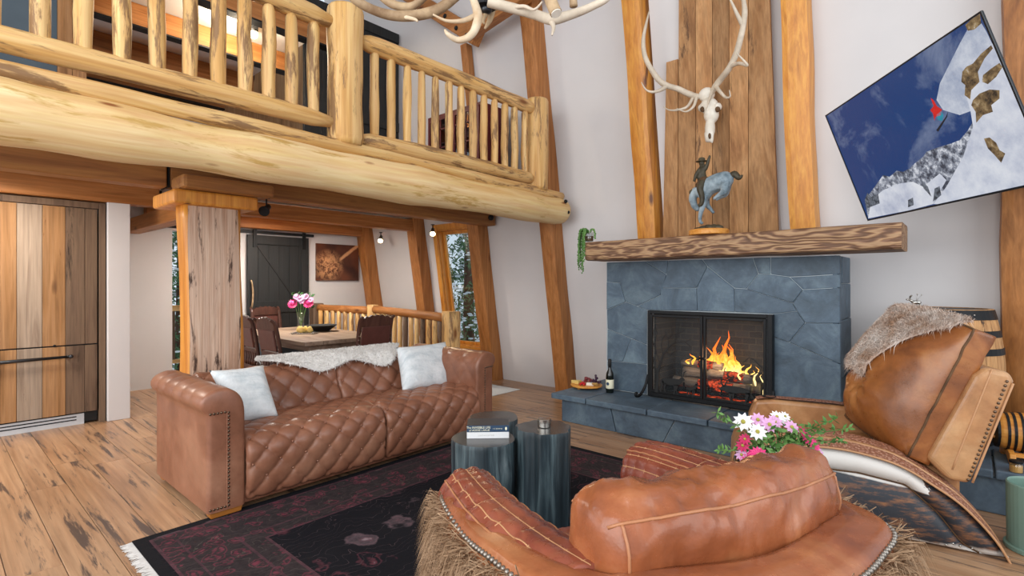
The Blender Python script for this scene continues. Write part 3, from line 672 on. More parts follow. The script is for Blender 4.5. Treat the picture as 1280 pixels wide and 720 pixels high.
cutout('elk_silhouette',[[(485,522),(505,508),(520,502),(560,505),(620,515),(660,530),(668,560),(650,552),(620,545),(570,550),(540,545),(510,530)],[(545,540),(565,545),(558,575),(572,598),(562,600),(545,572)],[(562,545),(578,548),(572,580),(566,580)],[(640,545),(662,548),(650,580),(640,612),(630,612),(640,578)],[(655,545),(668,545),(690,575),(680,580)],[(510,510),(498,490),(500,455),(505,455),(506,488),(520,505)],[(516,506),(530,480),(545,465),(548,468),(535,485),(524,508)]],dr)
for b_ in ([(500,490),(490,470)],[(530,482),(525,462)]): pass
tb = MB(); branch(tb,[(735,440),(705,430),(665,455)],.008,.003); branch(tb,[(735,405),(690,362),(660,345),(625,375)],.007,.003); branch(tb,[(690,362),(672,345)],.004,.002)
tb.build('branch_silhouette','black',dr)
# ------------------------------------------------------------------ things on the hearth and mantel
bt = thing('wine_bottle','dark green wine bottle with cream label on the hearth','bottle',(PZ(761,491,HZ).x,PZ(761,491,HZ).y+.02,HZ))
MB().lathe([(.036,0),(.04,.006),(.04,.17),(.036,.20),(.018,.24),(.0145,.26),(.0145,.325),(.017,.327),(.017,.338),(.012,.34)],(0,0,0),20).build('glass_body','glass_green',bt,smooth=True,local=True)
MB().lathe([(.0405,.045),(.0412,.046),(.0412,.135),(.0405,.136)],(0,0,0),24).build('label_wrap','label_cream',bt,smooth=True,local=True)
MB().lathe([(.015,.262),(.0175,.264),(.0175,.335),(.012,.345)],(0,0,0),16).build('foil','black',bt,smooth=True,local=True)
o = MB().tube([(0,-.042,.095),(0,-.0425,.095)],.017,14).build('label_ring','navy_spine',bt,local=True)
P0 = PZ(733,485,HZ)
brd = thing('serving_board','round wooden board on small feet by the wine bottle','board',(P0.x,P0.y,HZ))
MB().lathe([(.16,.022),(.168,.026),(.168,.040),(.16,.044)],(0,0,0),32).build('disc','keg_wood',brd,local=True,bevel=.002)
for a in (0.3,2.4,4.5): MB().lathe([(.012,0),(.016,.004),(.016,.022)],(.11*math.cos(a),.11*math.sin(a),0),10).build('foot','keg_wood',brd,local=True)
plain('grape_red','7d2f33',.25,nscale=30); plain('grape_purple','3c2440',.25,nscale=30); plain('cheese','e3c777',.5,nscale=30); plain('cheese_white','eae4d6',.6,nscale=30); plain('cracker','c99a55',.8,nscale=60); plain('berry','c01e26',.3,nscale=30)
rg = random.Random(2)
def bunch(lab, mat, cx, cy, n, r, h):
    t = thing('grape_bunch',lab,'grapes',(P0.x+cx,P0.y+cy,HZ+.044))
    for i in range(n):
        a = rg.uniform(0,2*PI); d = rg.uniform(0,.045); z = r+h*max(0,1-d/.05)*rg.random()
        MB().ball((d*math.cos(a)*1.3,d*math.sin(a),z),r,8,6).build('grape',mat,t,smooth=True,local=True)
bunch('bunch of red grapes on the serving board','grape_red',-.03,.07,20,.014,.07); bunch('bunch of dark purple grapes on the serving board','grape_purple',.08,.06,20,.013,.08)
t = thing('berry_pile','pile of bright red berries at the board front','berries',(P0.x+.01,P0.y-.08,HZ+.044))
for i in range(8): MB().ball((.03*math.cos(i*2.4)*(i/8)**.5,.03*math.sin(i*2.4)*(i/8)**.5,.013+.012*(i<3)),.014,8,6).build('berry','berry',t,smooth=True,local=True)
o = MB().hexa([(-.06,-.03,0),(.05,-.05,0),(.03,.04,0)],[(-.06,-.03,.035),(.05,-.05,.035),(.03,.04,.035)]).build('cheese_wedge','cheese',None,bevel=.004,fixn=True); o.location = (P0.x-.09,P0.y-.04,HZ+.0445); tag(o,'yellow cheese wedge on the serving board','cheese')
o = MB().box(-.04,.04,-.02,.02,0,.03).build('cheese_block','cheese_white',None,bevel=.005); o.location = (P0.x+.08,P0.y-.05,HZ+.0445); o.rotation_euler.z = .4; tag(o,'white cheese block on the serving board','cheese')
for i in range(4):
    o = MB().lathe([(.026,0),(.03,.002),(.03,.006),(.026,.008)],(0,0,0),14).build('cracker','cracker',None); o.location = (P0.x+.125+.006*i,P0.y-.02-.015*i,HZ+.046+.0085*i); tag(o,'round cracker in the small stack on the serving board','cracker','crackers on the serving board')
# trailing succulent at the mantel end
tp = PY(732,300,4.60)
pt = thing('trailing_succulent','string-of-pearls plant in a clear glass pot at the mantel end','plant',(tp.x+.07,4.56,1.83))
MB().lathe([(.04,0),(.045,.004),(.052,.10),(.049,.10),(.042,.008)],(0,0,0),18).build('glass_pot','glass',pt,smooth=True,local=True,fixn=True)
MB().lathe([(.040,.009),(.046,.06)],(0,0,0),16).build('soil','fur_dark',pt,local=True)
rp = random.Random(8)
for i in range(26):
    a = rp.uniform(PI*.75,PI*1.6); L = rp.uniform(.10,.42); st = [Vector((0,0,.08)),Vector((.05*math.cos(a),.05*math.sin(a),.125)),Vector((.10*math.cos(a),.09*math.sin(a),.09))]
    end = st[-1]+Vector((-.02*rp.random(),-.02*rp.random(),-L)); 
    if rp.random() < .25: a2 = rp.uniform(-.6,.6); st = [Vector((0,0,.08)),Vector((.05*math.cos(a2),.05*math.sin(a2),.13)),Vector((.085*math.cos(a2),.085*math.sin(a2),.10))]; end = st[-1]+Vector((.01,0,-.07))
    # strands hang clear in front of or past the end of the beam
    if end.x > -.075 and end.z < 0 and end.y > -.09: end.y = -.115-.03*rp.random(); st[-1].y = -.11
    P = spl(st+[end],6); m = MB(); m.tube(P,.0018,5)
    for k in range(3,len(P)):
        for j in range(2): m.ball(P[k].lerp(P[k-1],.5*j)+Vector((rp.uniform(-.008,.008),rp.uniform(-.008,.008),0)),.0085,6,4)
    m.build('strand','leaf',pt,smooth=True,local=True)
# ================================================================== SOFA
def resample(pts, n):
    P = spl(pts, 10); L = [0]
    for a, b in zip(P, P[1:]): L.append(L[-1]+(b-a).length)
    out = []; k = 0
    for i in range(n+1):
        s = L[-1]*i/n
        while k < len(L)-2 and L[k+1] < s: k += 1
        t = (s-L[k])/max(1e-9, L[k+1]-L[k]); out.append(P[k].lerp(P[k+1], min(1,max(0,t))))
    return out, L[-1]
def tuftf(y, s, T, G):
    a = y/T+s/G; b = y/T-s/G
    r2 = math.sin(PI*a)**2+math.sin(PI*b)**2
    return (abs(math.sin(PI*a))*abs(math.sin(PI*b)))**.42-.45*math.exp(-r2/.10)
def tufted(name, prof, y0, y1, par, T=.215, G=.30, dep=.028, rnd_=.05, nu=64, nv=64, mat='sofa_leather', ph=0.0, sph=0.0, buttons=True, flip=False, wrap=None, smin=None):
    """leather cushion: a profile in the x-z plane swept along y, pulled in by buttons on a diamond lattice"""
    P, L = resample([Vector((x,0,z)) for x,z in prof], nv); N = []
    for i in range(nv+1):
        d = (P[min(i+1,nv)]-P[max(i-1,0)]).normalized(); N.append(Vector((-d.z,0,d.x))*(1 if not flip else -1))
    def fn(u, v):
        i = int(round(v*nv)); y = lerp(y0,y1,u); s = v*L
        e = min(u,1-u)*(y1-y0); k = 1-math.sqrt(max(0,1-max(0,1-e/rnd_)**2)) if e < rnd_ else 0
        e2 = min(v,1-v)*L; k2 = 1-math.sqrt(max(0,1-max(0,1-e2/.03)**2)) if e2 < .03 else 0
        h = dep*(tuftf(y-y0+ph, s+sph, T, G)-1)
        return P[i]+Vector((0,y,0))+N[i]*(h-rnd_*.9*k-.02*k2)
    o = MB().grid(fn, nu, nv).build(name, mat, par, smooth=True)
    if buttons:
        m = MB(); cnt = 0
        for i in range(-30,60):
            for j in range(-60,60):
                y = (i+j)*T/2; s = (i-j)*G/2; yy = y-ph+y0; ss = s-sph
                if yy > y0+.03 and yy < y1-.03 and ss > .05 and ss < L-.05:
                    k = int(ss/L*nv); m.ball(P[k]+Vector((0,yy,0))+N[k]*(-dep*1.3+.004), .009, 7, 5); cnt += 1
        if cnt: stuff(m.build('buttons', mat, o, smooth=True))
    return o
sf = thing('chesterfield_sofa','brown tufted leather two-cushion sofa with rolled nailhead arms','sofa',(-3.85,2.3,0))
SYs = [1.305,2.325,3.325]
seat = [(-3.97,.40),(-3.92,.452),(-3.6,.478),(-3.43,.475),(-3.345,.435),(-3.305,.36),(-3.30,.25),(-3.312,.12),(-3.335,.055)]
back = [(-3.93,.43),(-3.985,.55),(-4.03,.65),(-4.075,.715),(-4.15,.752),(-4.25,.75),(-4.33,.72),(-4.355,.66)]
for i in range(2):
    tufted('seat_cushion',seat,SYs[i]+.004,SYs[i+1]-.004,sf,.170,.185,.021,.03,104,124,sph=.0,ph=.05)
    tufted('back_cushion',back[::-1],SYs[i]-.02+(.02 if i else 0),SYs[i+1]+(.02 if i else 0),sf,.19,.21,.026,.03,84,64,ph=.05,sph=.03)
MB().box(-4.355,-3.36,1.15,3.5,.045,.40).build('base','sofa_leather',sf,bevel=.01)
MB().box(-4.36,-4.17,1.15,3.5,.045,.70).build('back_panel','sofa_leather',sf,bevel=.02)
def arm(sgn, yo, name='arm'):
    # profile, outer face to inner face, (outward distance, height)
    pf = [(0,.05),(0,.3),(0,.60),(.012,.64),(.035,.665),(.04,.71),(.01,.752),(-.05,.775),(-.12,.772),(-.175,.735),(-.205,.67),(-.212,.56),(-.212,.40),(-.212,.05)]
    P, L = resample([Vector((0,a,z)) for a,z in pf], 60)
    xs_ = [-4.36,-4.35]+[lerp(-4.34,-3.36,i/60) for i in range(61)]+[-3.345,-3.337,-3.333]
    ins = [.02,.006]+[0]*61+[.004,.012,.024]
    cen = Vector((0,-.10,.40))
    def fn(u, v):
        i = int(round(u*(len(xs_)-1))); j = int(round(v*60)); p = P[j].copy(); x = xs_[i]; s = v*L
        d = (P[min(j+1,60)]-P[max(j-1,0)]).normalized(); n_ = Vector((0,d.z,-d.y))
        top = 1 if .60 < s < 1.02 else 0
        if .56 < s < .86: p -= n_*.010*(1-abs(math.sin((x+4.36)*PI/.165))**.4)*math.sin(PI*(s-.56)/.3)
        if s > .82 and s < 1.25: p += n_*(.018*(tuftf(x+4.36, s, .22, .26)-1))*min(1,(s-.82)/.08)*(1 if x < -3.40 else max(0,(-3.34-x)/.06))
        q_ = p-n_*ins[i]*1.0
        return Vector((x, yo+sgn*q_.y, q_.z))
    m = MB().grid(fn, len(xs_)-1, 60); nv = 61; m.f.append(tuple((len(xs_)-1)*nv+k for k in range(nv)))
    o = m.build(name,'sofa_leather',sf,smooth=True,fixn=True,)
    nm = MB()
    def nail(y, z): nm.ball((-3.331,yo+sgn*y,z),(.006,.0075,.0075),7,5)
    for k in range(26): nail(-.112,.075+k*.0222)
    for k in range(5): nail(-.012-.02*k,.635); nail(-.012-.02*k,.072)
    stuff(nm.build('nailheads','brass_nail',o,smooth=True))
    MB().tube([(-3.332,yo-sgn*.104,.06),(-3.332,yo-sgn*.104,.635)],.004,6).build('welt','sofa_leather',o)
    return o
arm(-1,1.095); arm(1,3.505)
for yy in (1.20,3.40):
    for x0 in (-3.42,-4.33): MB().hexa([(x0+.005,yy-.085,.013),(x0+.075,yy-.085,.013),(x0+.075,yy+.085,.013),(x0+.005,yy+.085,.013)],[(x0,yy-.095,.056),(x0+.08,yy-.095,.056),(x0+.08,yy+.095,.056),(x0,yy+.095,.056)]).build('foot','foot_wood',sf,bevel=.006)
def pillow(name, c, thick, mat, par=None, n=22, wr=.004, seed=0):
    """c: corners bl, br, tr, tl"""
    c = [Vector(p) for p in c]; nn = ((c[1]-c[0]).cross(c[3]-c[0])).normalized(); m = MB()
    for sg in (1,-1):
        def fn(u, v):
            a, b = 2*u-1, 2*v-1
            pin = .06*(1-abs(a)**2)*abs(b)**3; pin2 = .06*(1-abs(b)**2)*abs(a)**3
            uu = .5+(a*(1-pin2))/2; vv = .5+(b*(1-pin))/2
            p = c[0].lerp(c[1],uu).lerp(c[3].lerp(c[2],uu),vv)
            t = ((1-a**4)*(1-b**4))**.55
            w = wr*noise.noise(Vector((a*4+seed,b*4,sg)))*t
            return p+nn*(sg*(thick*t/2+w))
        m.grid(fn, n, n)
    o = m.build(name, mat, par, smooth=True, fixn=False)
    bm = bmesh.new(); bm.from_mesh(o.data); bmesh.ops.remove_doubles(bm, verts=bm.verts, dist=.0008); bmesh.ops.recalc_face_normals(bm, faces=bm.faces); bm.to_mesh(o.data); bm.free()
    o.data.polygons.foreach_set('use_smooth',[True]*len(o.data.polygons)); return o
bl = Vector((-3.74,1.40,.50))
o = pillow('throw_pillow',[PX(292,532,-3.72),PX(349,522,-3.70),PX(329,456,-3.93),PX(261,463,-3.90)],.15,'pillow_fabric',seed=1); tag(o,'pale textured throw pillow against the tufted back, beside the timber column','pillow','pale throw pillows on the sofa')
o = pillow('throw_pillow',[PX(503,490,-3.72),PX(566,484,-3.78),PX(557,427,-4.0),PX(495,434,-3.95)],.16,'pillow_fabric',seed=5); tag(o,'pale textured throw pillow next to the sheepskin, by the log railing','pillow','pale throw pillows on the sofa')
# sheepskin over the back of the sofa
shp = thing('sheepskin_throw','white sheepskin draped over the sofa back','throw',(-4.2,2.4,.76))
crest, CL = resample([Vector((x,0,z)) for x,z in [(-3.95,.52),(-4.0,.625),(-4.045,.705),(-4.10,.758),(-4.18,.785),(-4.27,.78),(-4.34,.745),(-4.385,.66),(-4.385,.58)]], 60)
sh_s = []
def shf(u, v):
    y = lerp(1.72,3.03,u); f0 = .23-.03*math.sin(y*6)-.11*math.exp(-((y-2.78)/.17)**2)-.05*math.exp(-((y-2.15)/.14)**2)+.07*math.exp(-((y-1.75)/.15)**2)+.03*math.exp(-((y-2.45)/.10)**2)+.05*math.exp(-((y-3.05)/.08)**2)
    f1 = .50+.03*math.sin(y*9); e = min(u,1-u); w = 1-(1-min(1,e/.10))**2; mid = .36
    s = lerp(mid+(f0-mid)*w, mid+(f1-mid)*w, v); i = min(59,max(0,int(s/CL*60))); p = crest[i].lerp(crest[i+1], min(1,max(0,s/CL*60-i)))
    d = (crest[i+1]-crest[i]).normalized(); n_ = Vector((d.z,0,-d.x)); n_ = n_ if n_.z > -.4 and (n_.x > 0 or n_.z > 0) else -n_
    p = p+n_*(.022+.008*noise.noise(Vector((y*9,s*14,0))))+Vector((0,y,0)); sh_s.append((p,n_)); return p
MB().grid(shf, 60, 26).build('hide','fur_white',shp,smooth=True,solid=.012)
rs_ = random.Random(4); ss = []
for i in range(22000):
    p, n_ = rs_.choice(sh_s); ss.append((p+Vector((rs_.uniform(-.01,.01),rs_.uniform(-.013,.013),rs_.uniform(-.008,.008))),n_))
fur('fleece',ss,'fur_white',shp,.026,.0022,3,.8,spread=.55)
# ------------------------------------------------------------------ rug
rg_ = thing('area_rug','dark patterned rug with floral border between the sofa and the armchairs','rug',(-1.92,2.205,0))
def rgf(u, v): return Vector((lerp(-1.47,1.47,u), lerp(-1.465,1.465,v), .013))
m = MB().box(-1.47,1.47,-1.465,1.465,.0005,.013); m.build('pile','rug',rg_,local=True)
m = MB(); rr_ = random.Random(6)
for i in range(330):
    x = -1.465+i*.0089; m.tube([(x,-1.462,.006),(x+rr_.uniform(-.006,.006),-1.49,.005),(x+rr_.uniform(-.012,.012),-1.525+rr_.uniform(0,.012),.004)],[.004,.0035,.002],4,cap=False)
stuff(m.build('fringe','fringe',rg_,local=True))
tag(MB().box(-5.03,-4.46,4.66,5.20,.0005,.008).build('floor_mat','mat_pale',bevel=.003),'pale flat mat on the floor behind the sofa arm','mat')
# ------------------------------------------------------------------ stump tables
def stump(cx, cy, r, h, lobes, seed, label, fl=.05, bulge=0):
    t = thing('stump_table',label,'side table',(cx,cy,.013),0,'dark tree stump side tables')
    def rad(th, z):
        k = 1+sum(a*math.cos(n_*th+p) for n_,a,p in lobes)+.025*noise.noise(Vector((math.cos(th)*2,math.sin(th)*2,z*2.5+seed)))
        k += fl*max(0,(.12-z)/.12)**2*(1+.4*math.cos(5*th+seed))
        if bulge: k += bulge*math.exp(-((z-.30)/.09)**2)*math.exp(-((((th+PI-bulge_th)%(2*PI))-PI)/.35)**2)
        return r*k
    def fn(u, v):
        th = 2*PI*u; z = v*h; zz = z; kk = 1
        if v > .985: kk = .985
        return Vector((rad(th,z)*kk*math.cos(th), rad(th,z)*kk*math.sin(th), zz))
    bd = MB().grid(fn, 72, 34, cu=True); bd.build('trunk','stump',t,smooth=True,local=True)
    tp_ = MB(); tp_.add([(rad(2*PI*k/72,h)*.984*math.cos(2*PI*k/72), rad(2*PI*k/72,h)*.984*math.sin(2*PI*k/72), h) for k in range(72)],[tuple(range(72))]); tp_.build('polished_top','stump_top',t,local=True)
    return t
bulge_th = -.15
c1 = PZ(611,560,.5); s1 = stump(c1.x-.158,c1.y+.122,.188,.487,[(2,.03,1.0),(3,.025,.4)],1,'smooth dark tree stump table with two books on top',.03,.16)
c2 = Vector((-1.868,2.395,0)); s2 = stump(c2.x,c2.y,.158,.552,[(7,.045,.3),(3,.05,1.2),(12,.03,.2)],5,'tall fluted dark tree stump table with a silver tin on top',.04)
c3 = PZ(618,521,.5); s3 = stump(c3.x,c3.y,.165,.487,[(3,.03,.7),(4,.02,0)],9,'dark tree stump table standing behind the one with books',.03)
# books: spine faces the camera
def text(name, body, size, mat, par, mtx, ext=.0004):
    cu = bpy.data.curves.new(name,'FONT'); cu.body = body; cu.size = size; cu.align_x = 'CENTER'; cu.align_y = 'CENTER'; cu.extrude = ext; cu.resolution_u = 2
    tmp = bpy.data.objects.new(name,cu); COL.objects.link(tmp); bpy.context.view_layer.update()
    me = bpy.data.meshes.new_from_object(tmp.evaluated_get(bpy.context.evaluated_depsgraph_get())); bpy.data.objects.remove(tmp)
    me.name = name; o = bpy.data.objects.new(name,me); COL.objects.link(o); me.materials.clear(); me.materials.append(M[mat]); o.parent = par; o.matrix_local = mtx; MW[o.name] = MW[par.name]; return o
TXT = Matrix.Rotation(PI/2,4,'X')
BP = PZ(610,548,.5); brz = R(44)
def book(name, label, z, L_, D, Hh, cov, spine, dy=0, drz=0):
    t = thing(name,label,'book',(BP.x,BP.y,z),brz+drz)
    MB().box(-L_/2+.004,L_/2-.004,dy+.004,dy+D-.005,.003,Hh-.003).build('pages','paper2',t,local=True)
    MB().box(-L_/2,L_/2,dy,dy+D,Hh-.003,Hh).build('cover',cov,t,local=True); MB().box(-L_/2,L_/2,dy,dy+D,0,.003).build('cover',cov,t,local=True)
    sp = MB().box(-L_/2,L_/2,dy-.003,dy+.003,0,Hh).build('spine',spine,t,local=True,bevel=.0015); return t, sp
b1, sp1 = book('book','white book with a pale spine, under the navy book',.5005,.245,.165,.036,'paper','paper')
text('lettering','U N D A U N T E D',.011,'paper2',sp1,Matrix.Translation((-.01,-.0034,.018)) @ TXT)
b2, sp2 = book('book','navy hardcover book with white spine lettering, on top of the white book',.537,.245,.16,.038,'cover_top','navy_spine',.002)
text('lettering','The INVISIBLE LIFE',.0175,'label_cream',sp2,Matrix.Translation((-.055,-.0016,.0265)) @ TXT)
text('lettering','of ADDIE LARUE',.0165,'label_cream',sp2,Matrix.Translation((-.05,-.0016,.0105)) @ TXT)
text('lettering','V. E. SCHWAB',.009,'label_cream',sp2,Matrix.Translation((.055,-.0016,.019)) @ TXT)
MB().ball((.105,-.0015,.019),(.006,.001,.010),8,6).build('emblem','label_cream',sp2,local=True)
tn = thing('candle_tin','small round silver tin on the tall stump table','tin',(c2.x+.0,c2.y+.0,.566))
MB().lathe([(.036,0),(.038,.003),(.038,.028),(.036,.030)],(0,0,0),28).build('tin_body','silver',tn,smooth=False,local=True)
MB().lathe([(.0385,.030),(.0395,.031),(.0395,.046),(.037,.048)],(0,0,0),28).build('lid','silver',tn,local=True)
# ================================================================== TUB ARMCHAIR (seen from behind)
CA = R(155); CC = Vector((-.5,1.4,.013)); fd = Vector((math.cos(CA),math.sin(CA),0)); sd = Vector((math.sin(CA),-math.cos(CA),0))
def loc(f, s, z): return CC+fd*f+sd*s+Vector((0,0,z))
ch = thing('tub_armchair','rust leather swivel tub armchair with quilted arms and shaggy hide outside','armchair',(CC.x,CC.y,.013),0)
half = [(-.29,0,.735),(-.275,.13,.735),(-.23,.29,.735),(-.15,.465,.73),(.03,.545,.715),(.22,.57,.695),(.42,.575,.665),(.72,.55,.64),(.90,.50,.60)]
full = [(f,-s,z) for f,s,z in half[:0:-1]]+half
PT = spl([Vector(p) for p in full],8); NP = len(PT)-1
def pt_(t):
    x = t*NP; i = min(NP-1,int(x)); return PT[i].lerp(PT[i+1],x-i)
def nrm(t):
    a, b = pt_(max(0,t-.01)), pt_(min(1,t+.01)); d = (b-a); n_ = Vector((-d.y,d.x,0)).normalized()
    p = pt_(t); c = Vector((.25,0,0)); 
    return n_ if n_.dot(Vector((p.x-c.x,p.y-c.y,0))) > 0 else -n_
# shell: outer hide wall, leather rim, inner wall
prof = [(-.0,.10),(.018,.25),(.02,.45),(.012,.62),(.004,.97),(-.012,1.0),(-.06,1.015),(-.10,1.0),(-.115,.93),(-.11,.55),(-.11,.12)]
def shell(u, v):
    p = pt_(u); n_ = nrm(u); k = v*(len(prof)-1); i = min(len(prof)-2,int(k)); a = prof[i]; b = prof[i+1]; t = k-i
    o_ = lerp(a[0],b[0],t); o_ *= (1+.5*math.exp(-((u-.5)/.24)**4) if o_ < -.02 else 1); z = lerp(a[1],b[1],t)*p.z; q_ = p+n_*o_; return loc(q_.x,q_.y,z)
MB().grid(shell, 96, 40).build('shell','chair_leather',ch,smooth=True,fixn=True)
MB().hexa([loc(f,s,.10) for f,s in ((.74,-.40),(.74,.40),(-.1,.42),(-.26,.2),(-.26,-.2),(-.1,-.42))],[loc(f,s,.30) for f,s in ((.74,-.40),(.74,.40),(-.1,.42),(-.26,.2),(-.26,-.2),(-.1,-.42))]).build('seat_base','arm_leather',ch,bevel=.02,fixn=True)
MB().lathe([(.27,.0),(.28,.01),(.28,.03),(.06,.05),(.06,.10)],loc(.2,0,0),28).build('swivel_base','iron',ch,smooth=False)
# hide on the outside
sam = []; rq = random.Random(12)
for i in range(42000):
    u = rq.random(); v = rq.uniform(.03,.40); p = shell(u,v); n_ = nrm(u); w = fd*n_.x+sd*n_.y
    sam.append((p,w))
fur('shaggy_hide',sam,'fur_brown',ch,.10,.0017,5,1.2,spread=.45)
bd = MB(); b2_ = MB()
for i in range(150):
    u = .01+.98*i/149; bd.ball(shell(u,.405),.0085,6,5)
stuff(bd.build('bead_trim','bead_metal',ch,smooth=True))
for uu in np.linspace(.005,.24,42): b2_.ball(shell(uu,.34),.0075,6,5)
for uu in np.linspace(.76,.995,42): b2_.ball(shell(uu,.34),.0075,6,5)
stuff(b2_.build('bead_trim','bead_metal',ch,smooth=True))
# quilted arm cushions and seat
def quilt(a, b): return (abs(math.sin(PI*a))*abs(math.sin(PI*b)))**.3
def armc(sg):
    A = [(.0,.40,.56),(.22,.435,.55),(.50,.45,.535),(.76,.435,.52),(.90,.415,.50)]
    P = spl([Vector((f,sg*s,z)) for f,s,z in A],10); n_ = len(P)-1
    def fn(u, v):
        i = min(n_-1,int(u*n_)); p = P[i].lerp(P[i+1],u*n_-i); t = 2*PI*v
        e = min(1,(1-u)/.10); k = math.sqrt(max(0,1-(1-e)**2)) if e < 1 else 1
        ca, sa = math.cos(t), math.sin(t)
        y_ = math.copysign(abs(ca)**.8,ca)*.12*k; z_ = math.copysign(abs(sa)**.8,sa)*.165*(.6+.4*k)
        L = u*.85; h = .006*quilt((u-.05)/.075, v*16) if (ca*sg < .35) else .004*math.sin(L*60+3*sa)
        r = 1+h/.1
        return loc(p.x, p.y+y_*r, p.z+z_*r)
    o = MB().grid(fn, 84, 64, cv=True, capu=True).build('arm_cushion','arm_leather',ch,smooth=True,fixn=True)
    lines = MB()
    for vv in np.arange(.1875,.63,.0625):
        v0 = vv if sg > 0 else (.5-vv)
        lines.tube([fn(u,v0) for u in np.linspace(.0,.95,50)],.0024,5,cap=False)
    for uu in np.arange(.05,.97,.075): lines.tube([fn(uu,(v if sg > 0 else .5-v)) for v in np.linspace(.17,.63,24)],.0022,5,cap=False)
    stuff(lines.build('quilting_stitch','piping',o,smooth=True))
    w = [];
    for off in (.14,.36):
        v = off if sg > 0 else .5-off
        w.append([fn(u,v)+Vector((0,0,.002)) for u in np.linspace(0,.97,40)])
    for P_ in w: MB().tube(P_,.0036,6).build('welt','welt_brown',o,smooth=True)
armc(-1); armc(1)
def seatf(u, v):
    f = lerp(-.12,.80,u); s = lerp(-.36,.36,v); e = min(u,1-u,v,1-v)/.12; k = math.sqrt(max(0,1-max(0,1-e)**2)) if e < 1 else 1
    return loc(f,s,.28+.13*k+.012*quilt((f+s)/.085,(f-s)/.085)*k+.03*(1-(2*v-1)**2))
MB().grid(seatf,80,70).build('seat_cushion','arm_leather',ch,smooth=True)
# big smooth back cushion
Lp = [loc(-.0+.06*(q_/.4)**2,q_,0)*1.0-Vector((0,0,.013)) for q_ in (-.395,-.27,-.13,0,.15,.32,.475)]
BPth = spl(Lp,10); nb_ = len(BPth)-1
def bcf(u, v):
    x = u*nb_; i = min(nb_-1,int(x)); p = BPth[i].lerp(BPth[i+1],x-i); d = (BPth[i+1]-BPth[i]).normalized(); n_ = -fd
    t = 2*PI*v; ca, sa = math.cos(t), math.sin(t); e = min(u,1-u)/.13; k = (max(0,1-max(0,1-e)**2.2))**.5 if e < 1 else 1
    w = .125*(.25+.75*k); h = .185*(.5+.5*k)
    a = math.copysign(abs(ca)**.72,ca)*w; b = math.copysign(abs(sa)**.72,sa)*h
    wr = .016*noise.noise(Vector((u*6,ca*1.4,sa*1.4)))-.012*abs(noise.noise(Vector((u*11+ca*2,ca*1.5+5,sa*1.5))))-.006*abs(noise.noise(Vector((u*25,ca*3+5,sa*3+u*9))))
    cz = .70+.012*math.sin(PI*u)
    return p+n_*(a*(1+wr/.1))+Vector((0,0,.013+cz+b*(1+wr/.15)))
bco = MB().grid(bcf,90,60,cv=True,capu=True).build('back_cushion','chair_leather',ch,smooth=True,fixn=True)
for vv in (.115,.385):
    MB().tube([bcf(u,vv)*1.0+Vector((0,0,.001)) for u in np.linspace(.04,.96,60)],.0042,7).build('welt','welt_brown',bco,smooth=True)
MB().tube([bcf(.075,v) for v in np.linspace(.115,-.12,20)],.004,7).build('welt','welt_brown',bco,smooth=True)
MB().tube([bcf(.925,v) for v in np.linspace(.115,-.12,20)],.004,7).build('welt','welt_brown',bco,smooth=True)
# ================================================================== RECLINER with cowhide side
rc = thing('leather_recliner','tan leather recliner with cowhide side panel and nailhead back','armchair',(.14,3.65,0),R(20))
def rl_(p, qq, z): return Vector((-p,qq,z))
top = [(-.005,.008),(.068,.147),(.199,.30),(.336,.399),(.441,.462),(.55,.501),(.738,.533),(.936,.53),(1.10,.52),(1.22,.49),(1.27,.41)]
TP, TL_ = resample([Vector((p,0,z)) for p,z in top],60)
def seamz(p): 
    xs_ = [.10,.19,.29,.43,.65,.9,1.3]; zs_ = [.0,.045,.185,.315,.352,.355,.33]
    return float(np.interp(p,xs_,zs_))
def botz(p): return float(np.interp(p,[-.01,.10,.35,1.3],[.004,.002,.02,.05]))
def panel(qside, sg):
    def fn(u, v):
        t = TP[int(round(u*60))]; p = t.x; zt = max(.006,t.z-.045*min(1,t.z/.1)); zb = min(botz(p),zt-.001); zs_ = min(max(seamz(p),zb),zt)
        if v < .5: k = v*2; z = lerp(zb,zs_,k); hgt = zs_-zb; b = .035*min(1,hgt/.15)*math.sin(PI*min(1,max(0,k)))**.6
        else: k = v*2-1; z = lerp(zs_,zt,k); hgt = zt-zs_; b = .045*min(1,hgt/.1)*math.sin(PI*min(1,max(0,k)))**.6
        return rl_(p, qside-sg*b, z)
    return MB().grid(fn,60,32)
panel(.012,1).build('hide_panel','cowhide',rc,smooth=True,local=True)
def armslab(q0, q1, mat):
    pl_ = [(t.x,t.z-.004) for t in TP]+[(1.27,.12),(1.22,.06),(.35,.03),(.10,.006)]
    return MB().prism(pl_, lambda a,b,d: rl_(a,d,b), q0, q1).build('arm',mat,rc,local=True,fixn=True,bevel=.008)
armslab(.012,.12,'tan_leather'); 
pl2 = [(.45,.53),(.58,.59),(1.02,.60),(1.13,.585),(1.17,.48),(1.17,.12),(.5,.06),(.42,.3)]
fa = MB().prism(pl2, lambda a,b,d: rl_(a,d,b), .60, .73).build('arm','tan_leather',rc,local=True,fixn=True,bevel=.025,seg=3)
plain('croc','7c4a34',.4,nscale=60,noise_amt=.35,bump=.6)
kc = NT('croc_leather'); vv = kc.coord(); vo_ = kc.n('ShaderNodeTexVoronoi',{'Vector':vv,'Scale':70}).outputs['Distance']; kc.set(Base_Color=kc.ramp(vo_,[(.1,'b3826a'),(.6,'84553f')]),Roughness=.4); kc.bump(vo_,.8,.01)
def strip(q0, q1, P, lift, drop=0):
    m = MB(); n_ = len(P)-1
    m.grid(lambda u,v: rl_(P[int(round(u*n_))].x, lerp(q0,q1,v), P[int(round(u*n_))].z+lift+.006*math.sin(PI*v)+drop*(1-v)**1.5),n_,6); return m
strip(-.045,.115,TP,.014,-.062).build('arm_top_strip','croc_leather',rc,smooth=True,local=True)
